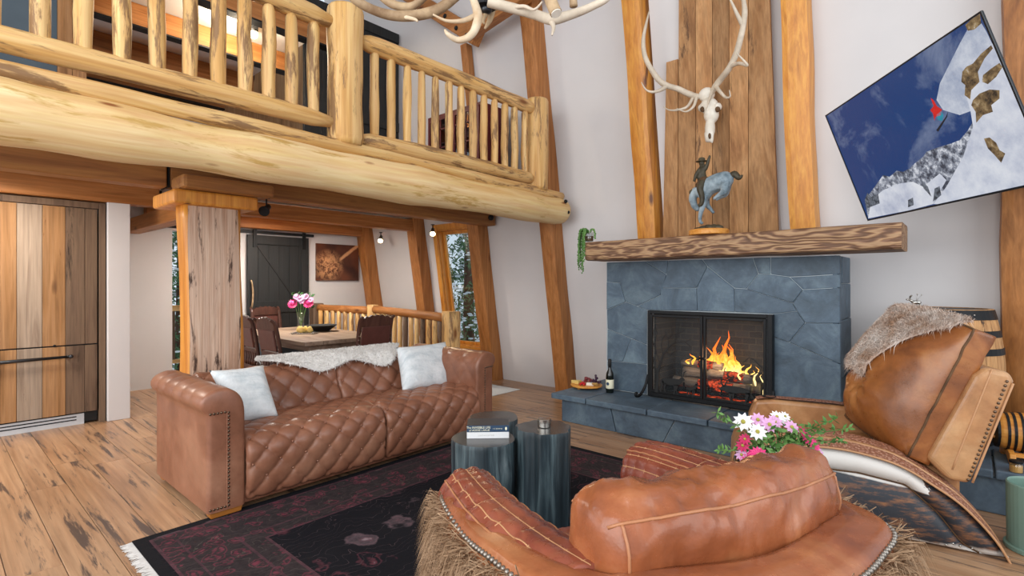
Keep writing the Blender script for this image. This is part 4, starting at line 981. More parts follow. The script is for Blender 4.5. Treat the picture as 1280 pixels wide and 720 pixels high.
MB().tube([rl_(t.x,-.046,t.z-.048) for t in TP],.006,7).build('welt','piping',rc,smooth=True,local=True)
P3,_l = resample([Vector((.46,0,.535)),Vector((.58,0,.592)),Vector((1.02,0,.602)),Vector((1.125,0,.587))],20)
strip(.615,.715,P3,.006).build('arm_top_strip','croc_leather',rc,smooth=True,local=True)
MB().lathe([(.044,0),(.046,.004),(.040,.006),(.036,.002)],rl_(1.04,.66,.61),20).build('cup_holder','black',rc,local=True)
MB().tube([rl_(seam_p,-.001 if False else .004,seamz(seam_p)) for seam_p in np.linspace(.12,1.29,40)],.005,6).build('seam_welt','fur_dark',rc,smooth=True,local=True)
nl = MB()
for p,z in ((.17,.045),(.20,.02),(.15,.018),(.23,.028),(.26,.015),(.12,.02)): nl.ball(rl_(p,-.004,z+.012),.006,7,5)
stuff(nl.build('nailheads','silver',rc,smooth=True,local=True))
# seat and front
def rseat(u, v):
    p = lerp(.35,1.29,u); qq = lerp(.125,.595,v); e = min(v,1-v)/.12; k = math.sqrt(max(0,1-max(0,1-e)**2)) if e < 1 else 1
    z = .44-.02*(1-k); 
    if u > .88: a = (u-.88)/.12; z = .44-.02*(1-k)-.28*(1-math.sqrt(max(0,1-a*a))); p = 1.177+.115*math.sin(a*PI/2)
    return rl_(p,qq,z)
MB().grid(rseat,40,24).build('seat_cushion','tan_leather',rc,smooth=True,local=True)
MB().box(-1.26,-.15,.125,.595,.05,.40).build('seat_base','tan_leather',rc,local=True,bevel=.02)
MB().tube([rseat(u,0.06)+Vector((0,0,.004)) for u in np.linspace(.2,1,30)],.005,6).build('welt','piping',rc,smooth=True,local=True)
# reclined back frame with nailheads
bp = [(.33,.46),(.24,.36),(.145,.35),(-.035,.90),(-.02,.945),(.08,.965),(.13,.92)]
bfr = MB().prism(bp, lambda a,b,d: rl_(a,d,b), .02, .66).build('back_frame','tan_leather',rc,local=True,fixn=True,bevel=.028,seg=4)
nl = MB()
for k in range(24):
    t = k/23; nl.ball(rl_(lerp(.158,.0,t),.018,lerp(.375,.90,t)),(.0075,.004,.0075),7,5)
stuff(nl.build('nailheads','brass_nail',bfr,smooth=True,local=True))
MB().tube([rl_(lerp(.225,.06,t),.020,lerp(.42,.955,t)) for t in np.linspace(0,1,12)],.0045,6).build('welt','piping',bfr,smooth=True,local=True)
MB().tube([rl_(lerp(.138,-.028,t),.026,lerp(.36,.89,t)) for t in np.linspace(0,1,12)],.006,6).build('welt','piping',bfr,smooth=True,local=True)
# plump back cushion
ax_ = Vector((-.378,0,.926)); nf_ = Vector((.926,0,.378)); B0 = Vector((.325,0,.40))
def cush(u, v, side=1, lift=0):
    a, b = 2*u-1, 2*v-1; Lc = .80
    ed = (max(0,1-abs(a)**5)*max(0,1-abs(b)**5))**.5
    pn_ = .03*(1-b*b)*abs(a)**4
    s = Lc*(.5+a*(1-.05*b*b*abs(a))/2)
    yw = .20*v; front = .10+.19*((1-a**2*.85)*(1-b**2*.8))**.6*ed*(1-.25*a)
    dim = .055*math.exp(-((a+.25)**2+(b-.1)**2)/.03)+.012*math.sin(9*math.atan2(a+.25,b-.1))*math.exp(-((a+.25)**2+(b-.1)**2)/.2)
    t = (front-dim+lift+yw) if side > 0 else yw-.02*ed
    w = .006*noise.noise(Vector((a*5,b*5,side)))
    pz = B0+ax_*s+nf_*(t+w)
    qq = lerp(.05,.60,v)
    return rl_(pz.x,qq,pz.z)
m = MB(); m.grid(cush,44,40); N0 = len(m.v)
m.grid(lambda u,v: cush(u,v,-1),44,40)
# band joining front and rear
edge = [(i/44,0) for i in range(45)]+[(1,j/40) for j in range(1,41)]+[(i/44,1) for i in range(43,-1,-1)]+[(0,j/40) for j in range(39,0,-1)]
ne = len(edge)
m.grid(lambda u,v: cush(*edge[int(round(u*ne))%ne],1).lerp(cush(*edge[int(round(u*ne))%ne],-1),v),ne,4,cu=True)
co = m.build('back_cushion','cushion_leather',rc,smooth=True,local=True)
bm = bmesh.new(); bm.from_mesh(co.data); bmesh.ops.remove_doubles(bm,verts=bm.verts,dist=.0005); bmesh.ops.recalc_face_normals(bm,faces=bm.faces); bm.to_mesh(co.data); bm.free(); co.data.polygons.foreach_set('use_smooth',[True]*len(co.data.polygons))
MB().tube([cush(*e,1) for e in edge+edge[:1]],.006,7).build('welt','fur_dark',co,smooth=True,local=True)
# fur throw on the recliner
ft = thing('fur_throw','white and tan fur throw over the top of the recliner cushion','throw',(.14,3.65,0),R(20))
rt = random.Random(9); fs_ = []
def thr(u, v):
    b = lerp(.12,1.04,v); a0 = lerp(.97,.42,min(1,v/.45))+.03*math.sin(v*11); a = lerp(a0,1.04,u)
    aa = min(a,1); bb = min(b,1); p = cush(aa,bb,1,.022)
    if a > 1: p = p+Vector((.12*(a-1)/.04*.5,0,.01))
    if b > 1: p = p+Vector((.02,.03,-.03))
    return p
MB().grid(thr,24,24).build('hide','fur_fox',ft,smooth=True,local=True,solid=.01)
MWi = MW[ft.name]
def tsamp():
    u, v = rt.random(), rt.random(); p = thr(u,v); return (MWi @ p, (MWi.to_3x3() @ Vector((-.75,-.15,.65))))
fur('fur',[tsamp() for i in range(22000)],'fur_fox',ft,.05,.0016,8,.9,spread=.45)
# ================================================================== BARREL on the hearth
BX, BY = PY(1176,385,4.98).x, 4.98
br = thing('whiskey_barrel','large oak barrel with black hoops standing on the hearth','barrel',(BX,BY,HZ))
BH = .94
def brad(z): k = (z/BH-.5)*2; return .352-.062*k*k
ns = 24
for i in range(ns):
    a0, a1 = 2*PI*i/ns+.004, 2*PI*(i+1)/ns-.004; m = MB(); vs_ = []
    for k in range(11):
        z = BH*k/10; r = brad(z)
        for rr2, aa in ((r,a0),(r,(a0+a1)/2),(r,a1),(r-.025,a1),(r-.025,a0)): vs_.append((rr2*math.cos(aa),rr2*math.sin(aa),z))
    fs2 = [(k*5+j,k*5+(j+1)%5,(k+1)*5+(j+1)%5,(k+1)*5+j) for k in range(10) for j in range(5)]+[(4,3,2,1,0),tuple(50+j for j in range(5))]
    m.add(vs_,fs2); m.build('stave','stave',br,local=True)
MB().lathe([(brad(BH)-.03,BH-.035),(brad(BH)-.03,BH-.015)],(0,0,0),40).build('head','stave',br,local=True)
for z0, z1 in ((BH-.07,BH-.004),(BH-.19,BH-.145),(BH-.31,BH-.265),(.265,.31),(.145,.19),(.004,.07)):
    MB().lathe([(brad(z0)+.001,z0),(brad(z0)+.004,z0),(brad(z1)+.004,z1),(brad(z1)+.001,z1)],(0,0,0),48).build('hoop','iron',br,smooth=False,local=True)
for a in (-2.3,-1.4,-.9): MB().ball((brad(BH-.03)*math.cos(a)+.0,brad(BH-.03)*math.sin(a)-.004,BH-.035),.006,6,5).build('rivet','silver',br,local=True)
# little moose figure on the barrel
mo = thing('moose_figurine','tiny silver moose figure with balls on wires, on the barrel rim','figurine',(BX-.13,BY-.20,HZ+BH-.002),R(190))
m = MB(); m.ball((0,0,.045),(.03,.012,.015),10,7); m.tube([(.02,0,.05),(.04,0,.066)],[.010,.008],8); m.ball((.048,0,.066),(.014,.006,.007),8,6)
for x in (-.02,.02):
    for yv in (-.007,.007): m.tube([(x,yv,.04),(x*1.2,yv,0)],[.005,.003],6)
m.build('body','silver',mo,smooth=True,local=True)
m = MB()
for sg in (-1,1):
    m.tube([(.04,sg*.004,.072),(.035,sg*.02,.088),(.025,sg*.03,.098)],[.003,.005,.002],6)
m.build('antlers','silver',mo,smooth=True,local=True)
m = MB()
for x, h in ((-.02,.10),(.005,.105)): m.tube([(0,0,.055),(x-.01,0,h)],.0012,4); m.ball((x-.01,0,h),.005,6,5)
m.build('wire_balls','silver',mo,smooth=True,local=True)
MB().tube([PY(1066,460,5.0)+Vector((0,0,.03*math.cos(t))) + Vector((.028*math.sin(t),0,0)) for t in np.linspace(0,2*PI,16)],.006,6).build('tool_ring','iron')
tag(bpy.data.objects['tool_ring'],'iron ring hook hanging on the fireplace cheek beside the barrel','hook')
# ------------------------------------------------------------------ keg, jar, box on the right of the hearth
KX, KY, KZ = .28, 4.62, HZ+.175
kg = thing('small_keg','small varnished keg with black hoops lying on a wooden cradle','keg',(KX,KY,HZ),R(8))
RX = Matrix.Rotation(PI/2,4,'Y')
kr = lambda x: .125-.022*(x/.17)**2
prf = [(kr(x),x) for x in np.linspace(-.17,.17,13)]
MB().lathe([(kr(-.17)-.015,-.16),(kr(-.17)-.012,-.17)]+prf+[(kr(.17)-.012,.17),(kr(.17)-.015,.16)],(0,0,.175),28,RX).build('keg_body','keg_wood',kg,smooth=True,local=True)
for x in (-.165,-.12,-.09,-.055,.055,.09,.12,.165):
    MB().lathe([(kr(x)+.0005,x-.007),(kr(x)+.003,x-.007),(kr(x)+.003,x+.007),(kr(x)+.0005,x+.007)],(0,0,.175),28,RX).build('hoop','iron',kg,local=True)
MB().tube([(-.17,0,.13),(-.215,0,.13)],.009,8).tube([(-.20,0,.13),(-.20,0,.165)],.006,6).build('spigot','keg_wood',kg,local=True)
for x in (-.11,.11):
    MB().prism([(-.15,0),(-.10,0),(-.05,.03),(.05,.03),(.10,0),(.15,0),(.135,.06),(.07,.075),(0,.052),(-.07,.075),(-.135,.06)],lambda a,b,d: Vector((d,a,b)),x-.015,x+.015).build('cradle_end','keg_wood',kg,local=True,fixn=True,bevel=.004)
for yv in (-.08,.08): MB().box(-.095,.095,yv-.012,yv+.012,.035,.06).build('cradle_rail','keg_wood',kg,local=True)
jp = PZ(1270,590,HZ)
jr = thing('spice_jar','small glass jar of brown beans standing before the keg','jar',(jp.x,jp.y,HZ))
MB().lathe([(.030,0),(.033,.003),(.033,.05),(.028,.055)],(0,0,0),20).build('glass_body','glass',jr,smooth=True,local=True,fixn=True)
MB().lathe([(.029,.003),(.030,.042)],(0,0,0),18).build('beans','cracker',jr,local=True)
MB().lathe([(.030,.055),(.031,.056),(.031,.068),(.028,.070)],(0,0,0),20).build('lid','iron',jr,local=True)
tag(MB().box(.30,.46,4.86,5.0,HZ,.64).build('wooden_box','dark_oak',bevel=.006),'dark wooden box standing behind the small keg','box')
gb = thing('green_bin','grey-green round bin on the floor beside the recliner tail','bin',(.262,3.86,0))
MB().lathe([(.128,0),(.132,.006),(.124,.02),(.128,.345),(.122,.35),(.118,.34),(.112,.03)],(0,0,0),36).build('bin_body','green_bin',gb,smooth=False,local=True)
MB().lathe([(.134,0),(.138,.004),(.138,.022),(.130,.026)],(0,0,0),36).build('foot_ring','green_bin',gb,local=True)
# ------------------------------------------------------------------ side table with flowers between the armchairs
tx, ty = -.69, 2.70
st = thing('side_table','small round wooden table holding the flowers between the armchairs','side table',(tx,ty,.0))
MB().lathe([(.19,.425),(.2,.43),(.2,.445),(.19,.45)],(0,0,0),32).build('table_top','dark_oak',st,local=True)
MB().lathe([(.03,.02),(.022,.06),(.022,.38),(.06,.425)],(0,0,0),16).build('stem','dark_oak',st,local=True)
MB().lathe([(.15,.013),(.15,.022),(.03,.03)],(0,0,0),28).build('base','dark_oak',st,local=True)
fv = thing('flower_arrangement','low bouquet of pink and white flowers in a dark jar between the armchairs','flowers',(tx,ty,.45))
MB().lathe([(.05,0),(.055,.004),(.055,.10),(.048,.11),(.05,.12)],(0,0,0),24).build('jar','black',fv,smooth=True,local=True)
plain('petal_pink','e0337d',.5,nscale=40); plain('petal_mauve','d9a5cf',.5,nscale=40); plain('petal_white','ece9ec',.5,nscale=40); plain('petal_center','a8a040',.6,nscale=40); plain('petal_magenta','c01f5c',.5,nscale=40)
rf2 = random.Random(21)
def flower(par, c, d, r, mat, n=9):
    d = Vector(d).normalized(); a = d.orthogonal().normalized(); b = d.cross(a); m = MB(); c = Vector(c)
    for k in range(n):
        t = 2*PI*k/n; e = a*math.cos(t)+b*math.sin(t); w = a*-math.sin(t)+b*math.cos(t)
        m.add([c,c+e*r*.55+w*r*.24+d*r*.10,c+e*r*1.0+d*r*.02,c+e*r*.55-w*r*.24+d*r*.10],[(0,1,2,3)])
    o = m.build('flower',mat,par,local=True); cm = MB().ball(c+d*r*.1,r*.22,6,5); cm.build('flower_eye','petal_center',o,local=True)
def leafblade(m, p, d, L, w):
    d = Vector(d).normalized(); s_ = d.orthogonal().normalized()
    ang = rf2.uniform(0,6.28); s_ = (s_*math.cos(ang)+d.cross(s_)*math.sin(ang))
    p = Vector(p); m.add([p,p+d*L*.5+s_*w,p+d*L,p+d*L*.5-s_*w],[(0,1,2,3)])
# local axes: camera-right is (.75,.66), towards camera is (.66,-.75)
rgt = Vector((.749,.663,0)); tow = Vector((.663,-.749,0)); UPV = Vector((0,0,1))
def fl_(x, z, y=0): return rgt*x+tow*y+UPV*z
stems = MB(); lv = MB()
heads = [(-.17,.29,.0,.05,'petal_white'),(-.13,.26,.06,.045,'petal_white'),(-.10,.30,0,.04,'petal_mauve'),(-.06,.285,.03,.042,'petal_mauve'),(-.02,.29,.0,.04,'petal_mauve'),(.02,.30,-.03,.036,'petal_white'),(.05,.27,.02,.04,'petal_mauve'),(.09,.25,.02,.034,'petal_magenta'),(.12,.22,.03,.036,'petal_pink'),(.15,.19,.03,.034,'petal_pink'),(.17,.155,.03,.034,'petal_mauve'),(-.17,.13,.08,.055,'petal_pink'),(-.14,.16,.09,.045,'petal_pink'),(-.19,.19,.04,.034,'petal_magenta'),(-.12,.11,.10,.045,'petal_pink'),(-.20,.15,.05,.032,'petal_mauve'),(-.18,.22,.04,.03,'petal_magenta'),(.0,.31,-.02,.034,'petal_white'),(.18,.13,.04,.028,'petal_pink'),(.06,.30,-.06,.03,'petal_white')]
for x,z,y_,r,mt in heads:
    c = fl_(x,z,y_); flower(fv,c,tow*.7+UPV*.6+rgt*(x*2),r,mt,10 if mt != 'petal_pink' else 14)
    stems.tube(spl([(0,0,.09),c*.5+Vector((0,0,.08)),c],4),.0022,5)
for k in range(420):
    a = rf2.uniform(-.17,.17); z = rf2.uniform(.08,.27); y_ = rf2.uniform(-.06,.09); p = fl_(a*(.4+z*2.2),z,y_)
    leafblade(lv,p,(rf2.uniform(-1,1),rf2.uniform(-1,1),rf2.uniform(-.2,1)),rf2.uniform(.025,.055),rf2.uniform(.006,.012))
for base, tip in ((fl_(.02,.2),fl_(.33,.26)),(fl_(.05,.18),fl_(.30,.20)),(fl_(-.1,.2),fl_(-.30,.34,.02)),(fl_(-.1,.15),fl_(-.30,.17,.05)),(fl_(.03,.2),fl_(.28,.31))):
    P = spl([Vector((0,0,.1)),base,tip],8); stems.tube(P,.002,5)
    for p in P[8:]:
        for j in range(5): leafblade(lv,p,(rf2.uniform(-1,1),rf2.uniform(-1,1),rf2.uniform(-.6,1)),.035,.007)
stems.build('stems','leaf',fv,local=True); stuff(lv.build('leaves','leaf',fv,local=True))
# ================================================================== TELEVISION on a swing arm
WT, HT = 1.55, 1.55*9/16
tvc = Vector((-.2803,4.0467,1.4+1.03*.8611)); yaw = -.9682; tilt = .3581
d1 = Vector((math.cos(yaw),math.sin(yaw),0)); nb = Vector((-math.sin(yaw),math.cos(yaw),0)); upv = Vector((0,0,1))*math.cos(tilt)-nb*math.sin(tilt); nf = d1.cross(upv)   # nf points to the viewer
if nf.dot(-tvc) < 0: nf = -nf
tv = thing('television','large flat television tilted on a swing arm, showing a snowboarder','television',tvc)
def T_(a, b, d=0): return tvc+d1*(a*WT/2)+upv*(b*HT/2)+nf*d
def tvbox(a0,a1,b0,b1,d0,d1_): return MB().hexa([T_(a0,b0,d0),T_(a1,b0,d0),T_(a1,b1,d0),T_(a0,b1,d0)],[T_(a0,b0,d1_),T_(a1,b0,d1_),T_(a1,b1,d1_),T_(a0,b1,d1_)])
tvbox(-1,1,-1,1,-.010,-.002).build('housing','tv_frame',tv,fixn=True,bevel=.004)
fr2 = MB()
for a0,a1,b0,b1 in ((-1,-.988,-1,1),(.988,1,-1,1),(-.988,.988,-1,-.975),(-.988,.988,.98,1)):
    for m_ in (tvbox(a0,a1,b0,b1,-.002,.004),): fr2.add(m_.v,m_.f)
fr2.build('bezel','tv_frame',tv,fixn=True)
def scr(name, col_fn):
    k = NT(name); k.set(Base_Color=(0,0,0,1), Roughness=.25); c = col_fn(k); k.t.links.new(c, k.b.inputs['Emission Color']); k.b.inputs['Emission Strength'].default_value = .85; return k
scr('scr_sky', lambda k: k.mix(k.ramp(k.noise(k.coord((1,1,1)),2.6,6,.62,.4),[(.5,0.0),(.78,.7)]),'1b4078','a9b6cd'))
scr('scr_snow', lambda k: k.ramp(k.noise(k.coord(),5,6,.65),[(.3,'aeb6cc'),(.5,'d4d9e6'),(.7,'eceff5')]))
scr('scr_ridge', lambda k: k.ramp(k.noise(k.coord(),22,6,.7),[(.4,'3f4654'),(.52,'8d94a3'),(.62,'dfe3ec')]))
scr('scr_rock', lambda k: k.ramp(k.noise(k.coord(),18,5,.7),[(.35,'3a332c'),(.5,'7a6448'),(.62,'a8916c'),(.7,'d8d2cb')]))
scr('scr_cloud', lambda k: k.ramp(k.noise(k.coord(),7,6,.7),[(.3,'9aa6c0'),(.7,'dde2ec')]))
scr('scr_pine', lambda k: k.ramp(k.noise(k.coord(),40,4,.7),[(.4,'2d3540'),(.6,'747c88')]))
scr('scr_red', lambda k: k.ramp(k.noise(k.coord(),20,3),[(.3,'c41f22'),(.7,'e2352f')])); scr('scr_blue', lambda k: k.ramp(k.noise(k.coord(),20,3),[(.3,'1f7f9a'),(.7,'3aa0b8')])); scr('scr_dark', lambda k: k.ramp(k.noise(k.coord(),20,3),[(.3,'15181f'),(.7,'2b2f38')]))
tvbox(-.988,.988,-.975,.98,-.002,.0005).build('screen','scr_sky',tv,fixn=True)
scn_o = [c for c in tv.children if c.name.startswith('screen')][0]
def tvray(x, y):                              # picture point seen in the photo -> screen coordinates
    r = ray(1000+x/2.4, y/2.4); o_ = Vector((0,0,CAMH)); t = (tvc-o_).dot(nf)/r.dot(nf); p = o_+r*t-tvc
    return (max(-.986,min(.986,p.dot(d1)/(WT/2))), max(-.973,min(.978,p.dot(upv)/(HT/2))))
def pic(name, mat, pts, lay):
    P = [tvray(*p) if not isinstance(p[0],str) else (p[1],p[2]) for p in pts]
    m = MB(); m.add([T_(a,b,.0006+.0003*lay) for a,b in P],[tuple(range(len(P)))])
    o = m.build(name,mat,scn_o)
    bm = bmesh.new(); bm.from_mesh(o.data); bmesh.ops.recalc_face_normals(bm,faces=bm.faces); bm.to_mesh(o.data); bm.free()
S_ = 's'
pic('cloud','scr_cloud',[(545,70),(560,95),(600,170),(560,230),(520,330),(480,345),(430,330),(410,300),(420,250),(450,190),(480,130),(505,85)],1)
pic('ridge','scr_ridge',[(195,600),(225,560),(250,525),(270,530),(290,512),(310,515),(330,505),(345,490),(370,470),(380,455),(420,440),(455,430),(480,420),(505,390),(530,345),(545,380),(500,470),(430,600),(205,655)],2)
pic('snow_slope','scr_snow',[(400,612),(440,560),(490,470),(520,380),(512,330),(500,290),(495,240),(510,190),(545,150),(578,130),(600,180),('s',.986,.3),('s',.986,-.973),('s',.0,-.973)],3)
pic('snow_bowl','scr_snow',[(215,600),(250,570),(300,550),(340,545),(370,560),(420,520),(440,540),(400,612),(330,640),(205,655)],4)
for i_, pg in enumerate(([(497,75),(510,55),(543,38),(545,70),(525,88),(505,92)],[(488,215),(500,200),(520,190),(545,160),(575,135),(580,145),(555,175),(535,215),(540,245),(515,270),(512,298),(495,285),(497,255),(485,245)],[(550,225),(575,205),(600,188),(610,200),(590,230),(565,252),(548,245)],[(520,300),(540,280),(570,268),(600,270),(600,295),(575,315),(580,335),(550,345),(530,368),(528,335),(515,315)],[(553,415),(570,412),(590,428),(600,450),(617,460),(605,488),(585,465),(565,445)])):
    pic('rock','scr_rock',pg,5)
for pg in ([(195,600),(203,578),(215,590),(235,580),(240,610),(200,625)],[(405,565),(420,558),(425,585),(400,605)],[(325,600),(340,592),(342,615),(325,622)],[(365,540),(385,560),(395,590),(372,565)]): pic('pines','scr_pine',pg,5)
pic('jacket','scr_red',[(393,293),(402,300),(412,318),(427,328),(424,345),(408,350),(405,362),(400,340),(392,330),(402,318)],6)
pic('trousers','scr_blue',[(410,345),(425,332),(432,345),(428,362),(415,360)],6)
pic('snowboard','scr_dark',[(410,390),(440,348),(446,332),(443,350),(416,395)],7)
tvbox(-.6,.6,-.8,.3,-.05,-.010).build('rear_case','tv_frame',tv,fixn=True,bevel=.01)
# wall arm
MB().tube([tvc-nf*.04,tvc-nf*.16,Vector((-.02,4.62,2.22)),Vector((.28,wallY(2.22)-.25,2.22))],.03,8).build('swing_arm','iron',tv)
MB().box(.18,.40,wallY(2.4)-.262,wallY(2.1)-.232,2.08,2.38).build('wall_plate','iron',tv)
# ================================================================== ELK SKULL on the chimney panel
SKY = 4.86
skl = thing('elk_skull','bleached elk skull with wide antlers hung on the plank panel','skull',PY(886,145,SKY))
def K(x, y, dy=0): return PY(780+x/2.4, y/2.4, SKY+dy)
m = MB()
for a,b,r in ((K(248,285,.03),(.075,.07,.07),0),(K(255,318),(.082,.075,.075),0),(K(262,345,-.01),(.068,.07,.08),0),(K(258,385,-.02),(.045,.055,.10),0),(K(256,412,-.02),(.038,.05,.05),0),(K(232,325),(.03,.05,.035),0),(K(283,320,-.02),(.03,.05,.035),0)): m.ball(a,b,14,10)
m.tube([K(246,400,-.04),K(247,428,-.03)],[.018,.010],8); m.tube([K(265,400,-.04),K(264,430,-.03)],[.018,.010],8)
m.build('skull','bone',skl,remesh=.011,smooth=True)
for x in (236,281): MB().ball(K(x,328,-.05),(.022,.03,.026),10,7).build('eye_socket','fur_dark',skl,smooth=True)
MB().ball(K(257,408,-.065),(.012,.02,.028),8,6).build('nose_opening','fur_dark',skl,smooth=True)
def antl(pts, rs_, nm='antler', mat='antler_pale', par=skl):
    P = spl(pts,7); return MB().tube(P,radl(rs_,7),9,wob=.08,seed=3,wf=9).build(nm,mat,par,smooth=True)
la = antl([K(236,285,.02),K(218,290,0),K(190,280,-.08),K(160,266,-.12),(K(130,257,-.16)),K(105,240,-.2),K(80,205,-.24),K(62,165,-.26),K(58,120,-.26),K(66,75,-.25),K(76,32,-.22)],[.024,.030,.028,.027,.027,.027,.025,.023,.019,.014,.005])
def tine(par, pts, r): MB().tube(spl(pts,6),radl(list(np.linspace(r*1.25,.003,len(pts))),6),8).build('tine','antler_pale',par,smooth=True)
tine(la,[K(130,257,-.16),K(110,270,-.2),K(85,276,-.22),K(65,268,-.24),K(52,246,-.26)],.018)
tine(la,[K(208,290,-.02),K(190,320,-.1),K(160,330,-.16),K(135,330,-.2),K(118,320,-.24)],.014); tine(la,[K(218,290,0),K(208,320,-.1),K(185,335,-.16),K(158,325,-.2)],.014)
ra = antl([K(262,280,.02),K(275,258,-.02),K(292,235,-.06),K(315,205,-.12),K(335,165,-.16),K(348,120,-.2),K(358,75,-.2),K(362,30,-.2),K(355,-20,-.2),K(350,-60,-.2)],[.024,.029,.028,.028,.027,.026,.025,.023,.016,.005])
tine(ra,[K(275,258,-.02),K(288,275,-.1),K(305,292,-.15),K(318,290,-.18),K(316,270,-.2)],.016); tine(ra,[K(268,268,0),K(255,300,-.08),K(246,330,-.16)],.014)
tine(ra,[K(318,200,-.12),K(345,190,-.2),K(370,196,-.25),K(350,172,-.28),K(336,158,-.3)],.016); tine(ra,[K(356,75,-.2),K(338,40,-.24),K(322,5,-.26),K(305,-25,-.26)],.017)
# ================================================================== BRONZE RIDER on the mantel
stt = thing('bronze_rider','patinated bronze rider on a bucking horse on a wooden base','statue',PY(888,290,4.62)*1.0)
SB = 4.62
def B_(x, y, dy=0): return PY(780+x/2.4, y/2.4, SB+dy)
base_c = Vector((PY(886,287,SB).x,SB,1.8295))
MB().lathe([(.165,0),(.17,.006),(.17,.04),(.16,.05)],base_c,36).build('wooden_base','keg_wood',stt,bevel=.003)
m = MB(); 
for k in range(14): a = k*2.4; m.ball(base_c+Vector((.10*math.cos(a)*(k/14)**.5,.08*math.sin(a)*(k/14)**.5,.055)),(.045,.04,.02+.02*(k%3)/2),8,6)
m.build('rocky_ground','bronze',stt,remesh=.008,smooth=True)
m = MB()
def chain(pts, rs_): m.tube(spl(pts,5),radl(rs_,5),10)
chain([B_(318,545),B_(290,545),B_(258,558),B_(240,578)],[.05,.085,.08,.07])             # barrel of the horse
m.ball(B_(300,540),(.085,.07,.075),12,9); m.ball(B_(243,578),(.065,.06,.075),12,9)
chain([B_(238,575),B_(218,575),B_(208,588),B_(206,605)],[.06,.048,.038,.034])           # neck arched down
chain([B_(207,600),B_(212,618),B_(225,630)],[.034,.03,.02])                             # head tucked in
chain([B_(240,590,-.04),B_(238,612,-.05),B_(230,640,-.05),B_(228,662,-.05),B_(236,672,-.05)],[.04,.028,.020,.016,.014])
chain([B_(246,595,.03),B_(250,615,.04),B_(262,630,.05),B_(270,640,.05)],[.036,.024,.016,.012])
chain([B_(305,550,-.04),B_(300,575,-.06),B_(285,585,-.06),B_(268,598,-.06)],[.05,.032,.02,.012])
chain([B_(308,552,.04),B_(304,580,.05),B_(290,590,.05),B_(276,600,.05)],[.048,.03,.02,.012])
m.build('horse','patina',stt,remesh=.009,smooth=True)
MB().tube(spl([B_(314,535),B_(330,522),B_(345,533),B_(356,525)],6),radl([.025,.03,.022,.006],6),8,wob=.2).build('tail','bronze',stt,smooth=True)
m = MB()
for k in range(7): m.ball(lerp(B_(238,555),B_(203,578),k/6)+Vector((0,-.01,0)),(.02,.03,.025),7,5)
m.build('mane','bronze',stt,remesh=.007,smooth=True)
m = MB(); chain([B_(222,560,-.07),B_(240,545,-.02),B_(258,545,-.02)],[.03,.05,.03]); m.build('saddle','fur_dark',stt,remesh=.008,smooth=True)
m = MB()
chain([B_(236,545),B_(232,522),B_(236,502)],[.045,.042,.03]); m.ball(B_(233,489),(.026,.026,.032),10,8)
chain([B_(243,508),B_(250,492),B_(254,478),B_(258,466)],[.022,.017,.013,.011]); chain([B_(228,508,-.03),B_(216,525,-.05),B_(210,545,-.05)],[.022,.016,.012])
chain([B_(236,545,-.05),B_(228,565,-.08),B_(234,590,-.08),B_(232,612,-.08),B_(222,616,-.08)],[.036,.03,.024,.018,.014]); chain([B_(240,545,.04),B_(246,570,.07),B_(242,600,.07)],[.034,.026,.016])
m.build('rider','bronze',stt,remesh=.008,smooth=True)
MB().lathe([(.05,0),(.052,.004),(.03,.010),(.028,.03),(.018,.036)],B_(233,487)+Vector((0,0,.006)),16).build('hat','bronze',stt,smooth=True)
# ================================================================== ANTLER CHANDELIER
CD = 2.6
cdl = thing('antler_chandelier','antler chandelier hanging from the high ceiling','chandelier',PF(607,-20,CD))
def Q(u, v, d=0): return PF(u, v, CD+d)
def ca(pts, rs_, mat='antler'): return MB().tube(spl(pts,7),radl(rs_,7),10,wob=.10,seed=len(pts),wf=10).build('antler',mat,cdl,smooth=True)
def ct(par, pts, r, mat='antler'): MB().tube(spl(pts,6),radl(list(np.linspace(r,.004,len(pts))),6),8).build('tine',mat,par,smooth=True)
a1 = ca([Q(575,-8,.02),Q(545,13,0),Q(510,20,-.02),Q(480,17,-.05),Q(452,5,-.1),Q(436,-12,-.15),Q(440,-50,-.2)],[.022,.026,.026,.024,.022,.018,.008],'antler_dark'); ct(a1,[Q(500,20,-.02),Q(518,24,-.06),Q(522,27,-.07)],.012)
a2 = ca([Q(610,3,-.05),Q(640,10,-.05),Q(668,18,-.06),Q(690,24,-.08),Q(715,18,-.1),Q(740,8,-.14),Q(762,-6,-.18),Q(775,-40,-.2)],[.022,.024,.025,.026,.022,.018,.015,.007],'antler_pale')
ct(a2,[Q(688,25,-.08),Q(692,34,-.1),Q(690,44,-.12)],.016,'antler_pale'); ct(a2,[Q(640,10,-.05),Q(655,8,-.1),Q(668,12,-.14),Q(678,2,-.16)],.012,'antler_pale')
a3 = ca([Q(590,-5,-.1),Q(597,18,-.16),Q(594,36,-.18),Q(585,47,-.2),Q(572,50,-.2),Q(560,43,-.22),Q(556,37,-.22)],[.016,.022,.020,.017,.014,.010,.004]); ct(a3,[Q(594,20,-.16),Q(578,26,-.2),Q(558,26,-.22),Q(541,18,-.24)],.014)
a4 = ca([Q(618,-8,.1),Q(616,10,.08),Q(612,25,.06),Q(606,36,.05)],[.018,.018,.014,.006],'antler_dark'); ct(a4,[Q(612,8,.02),Q(604,25,.0),Q(606,30,.0)],.016,'antler_dark')
a5 = ca([Q(470,-10,.3),Q(490,5,.3),Q(515,8,.3),Q(535,-8,.28)],[.02,.024,.022,.02],'antler_dark')
a6 = ca([Q(676,-30,-.2),Q(686,-5,-.22),Q(695,16,-.24)],[.024,.026,.028],'antler_dark'); MB().tube([Q(695,16,-.24),Q(695.6,17.4,-.242)],.024,12).build('cut_end','bone',a6)
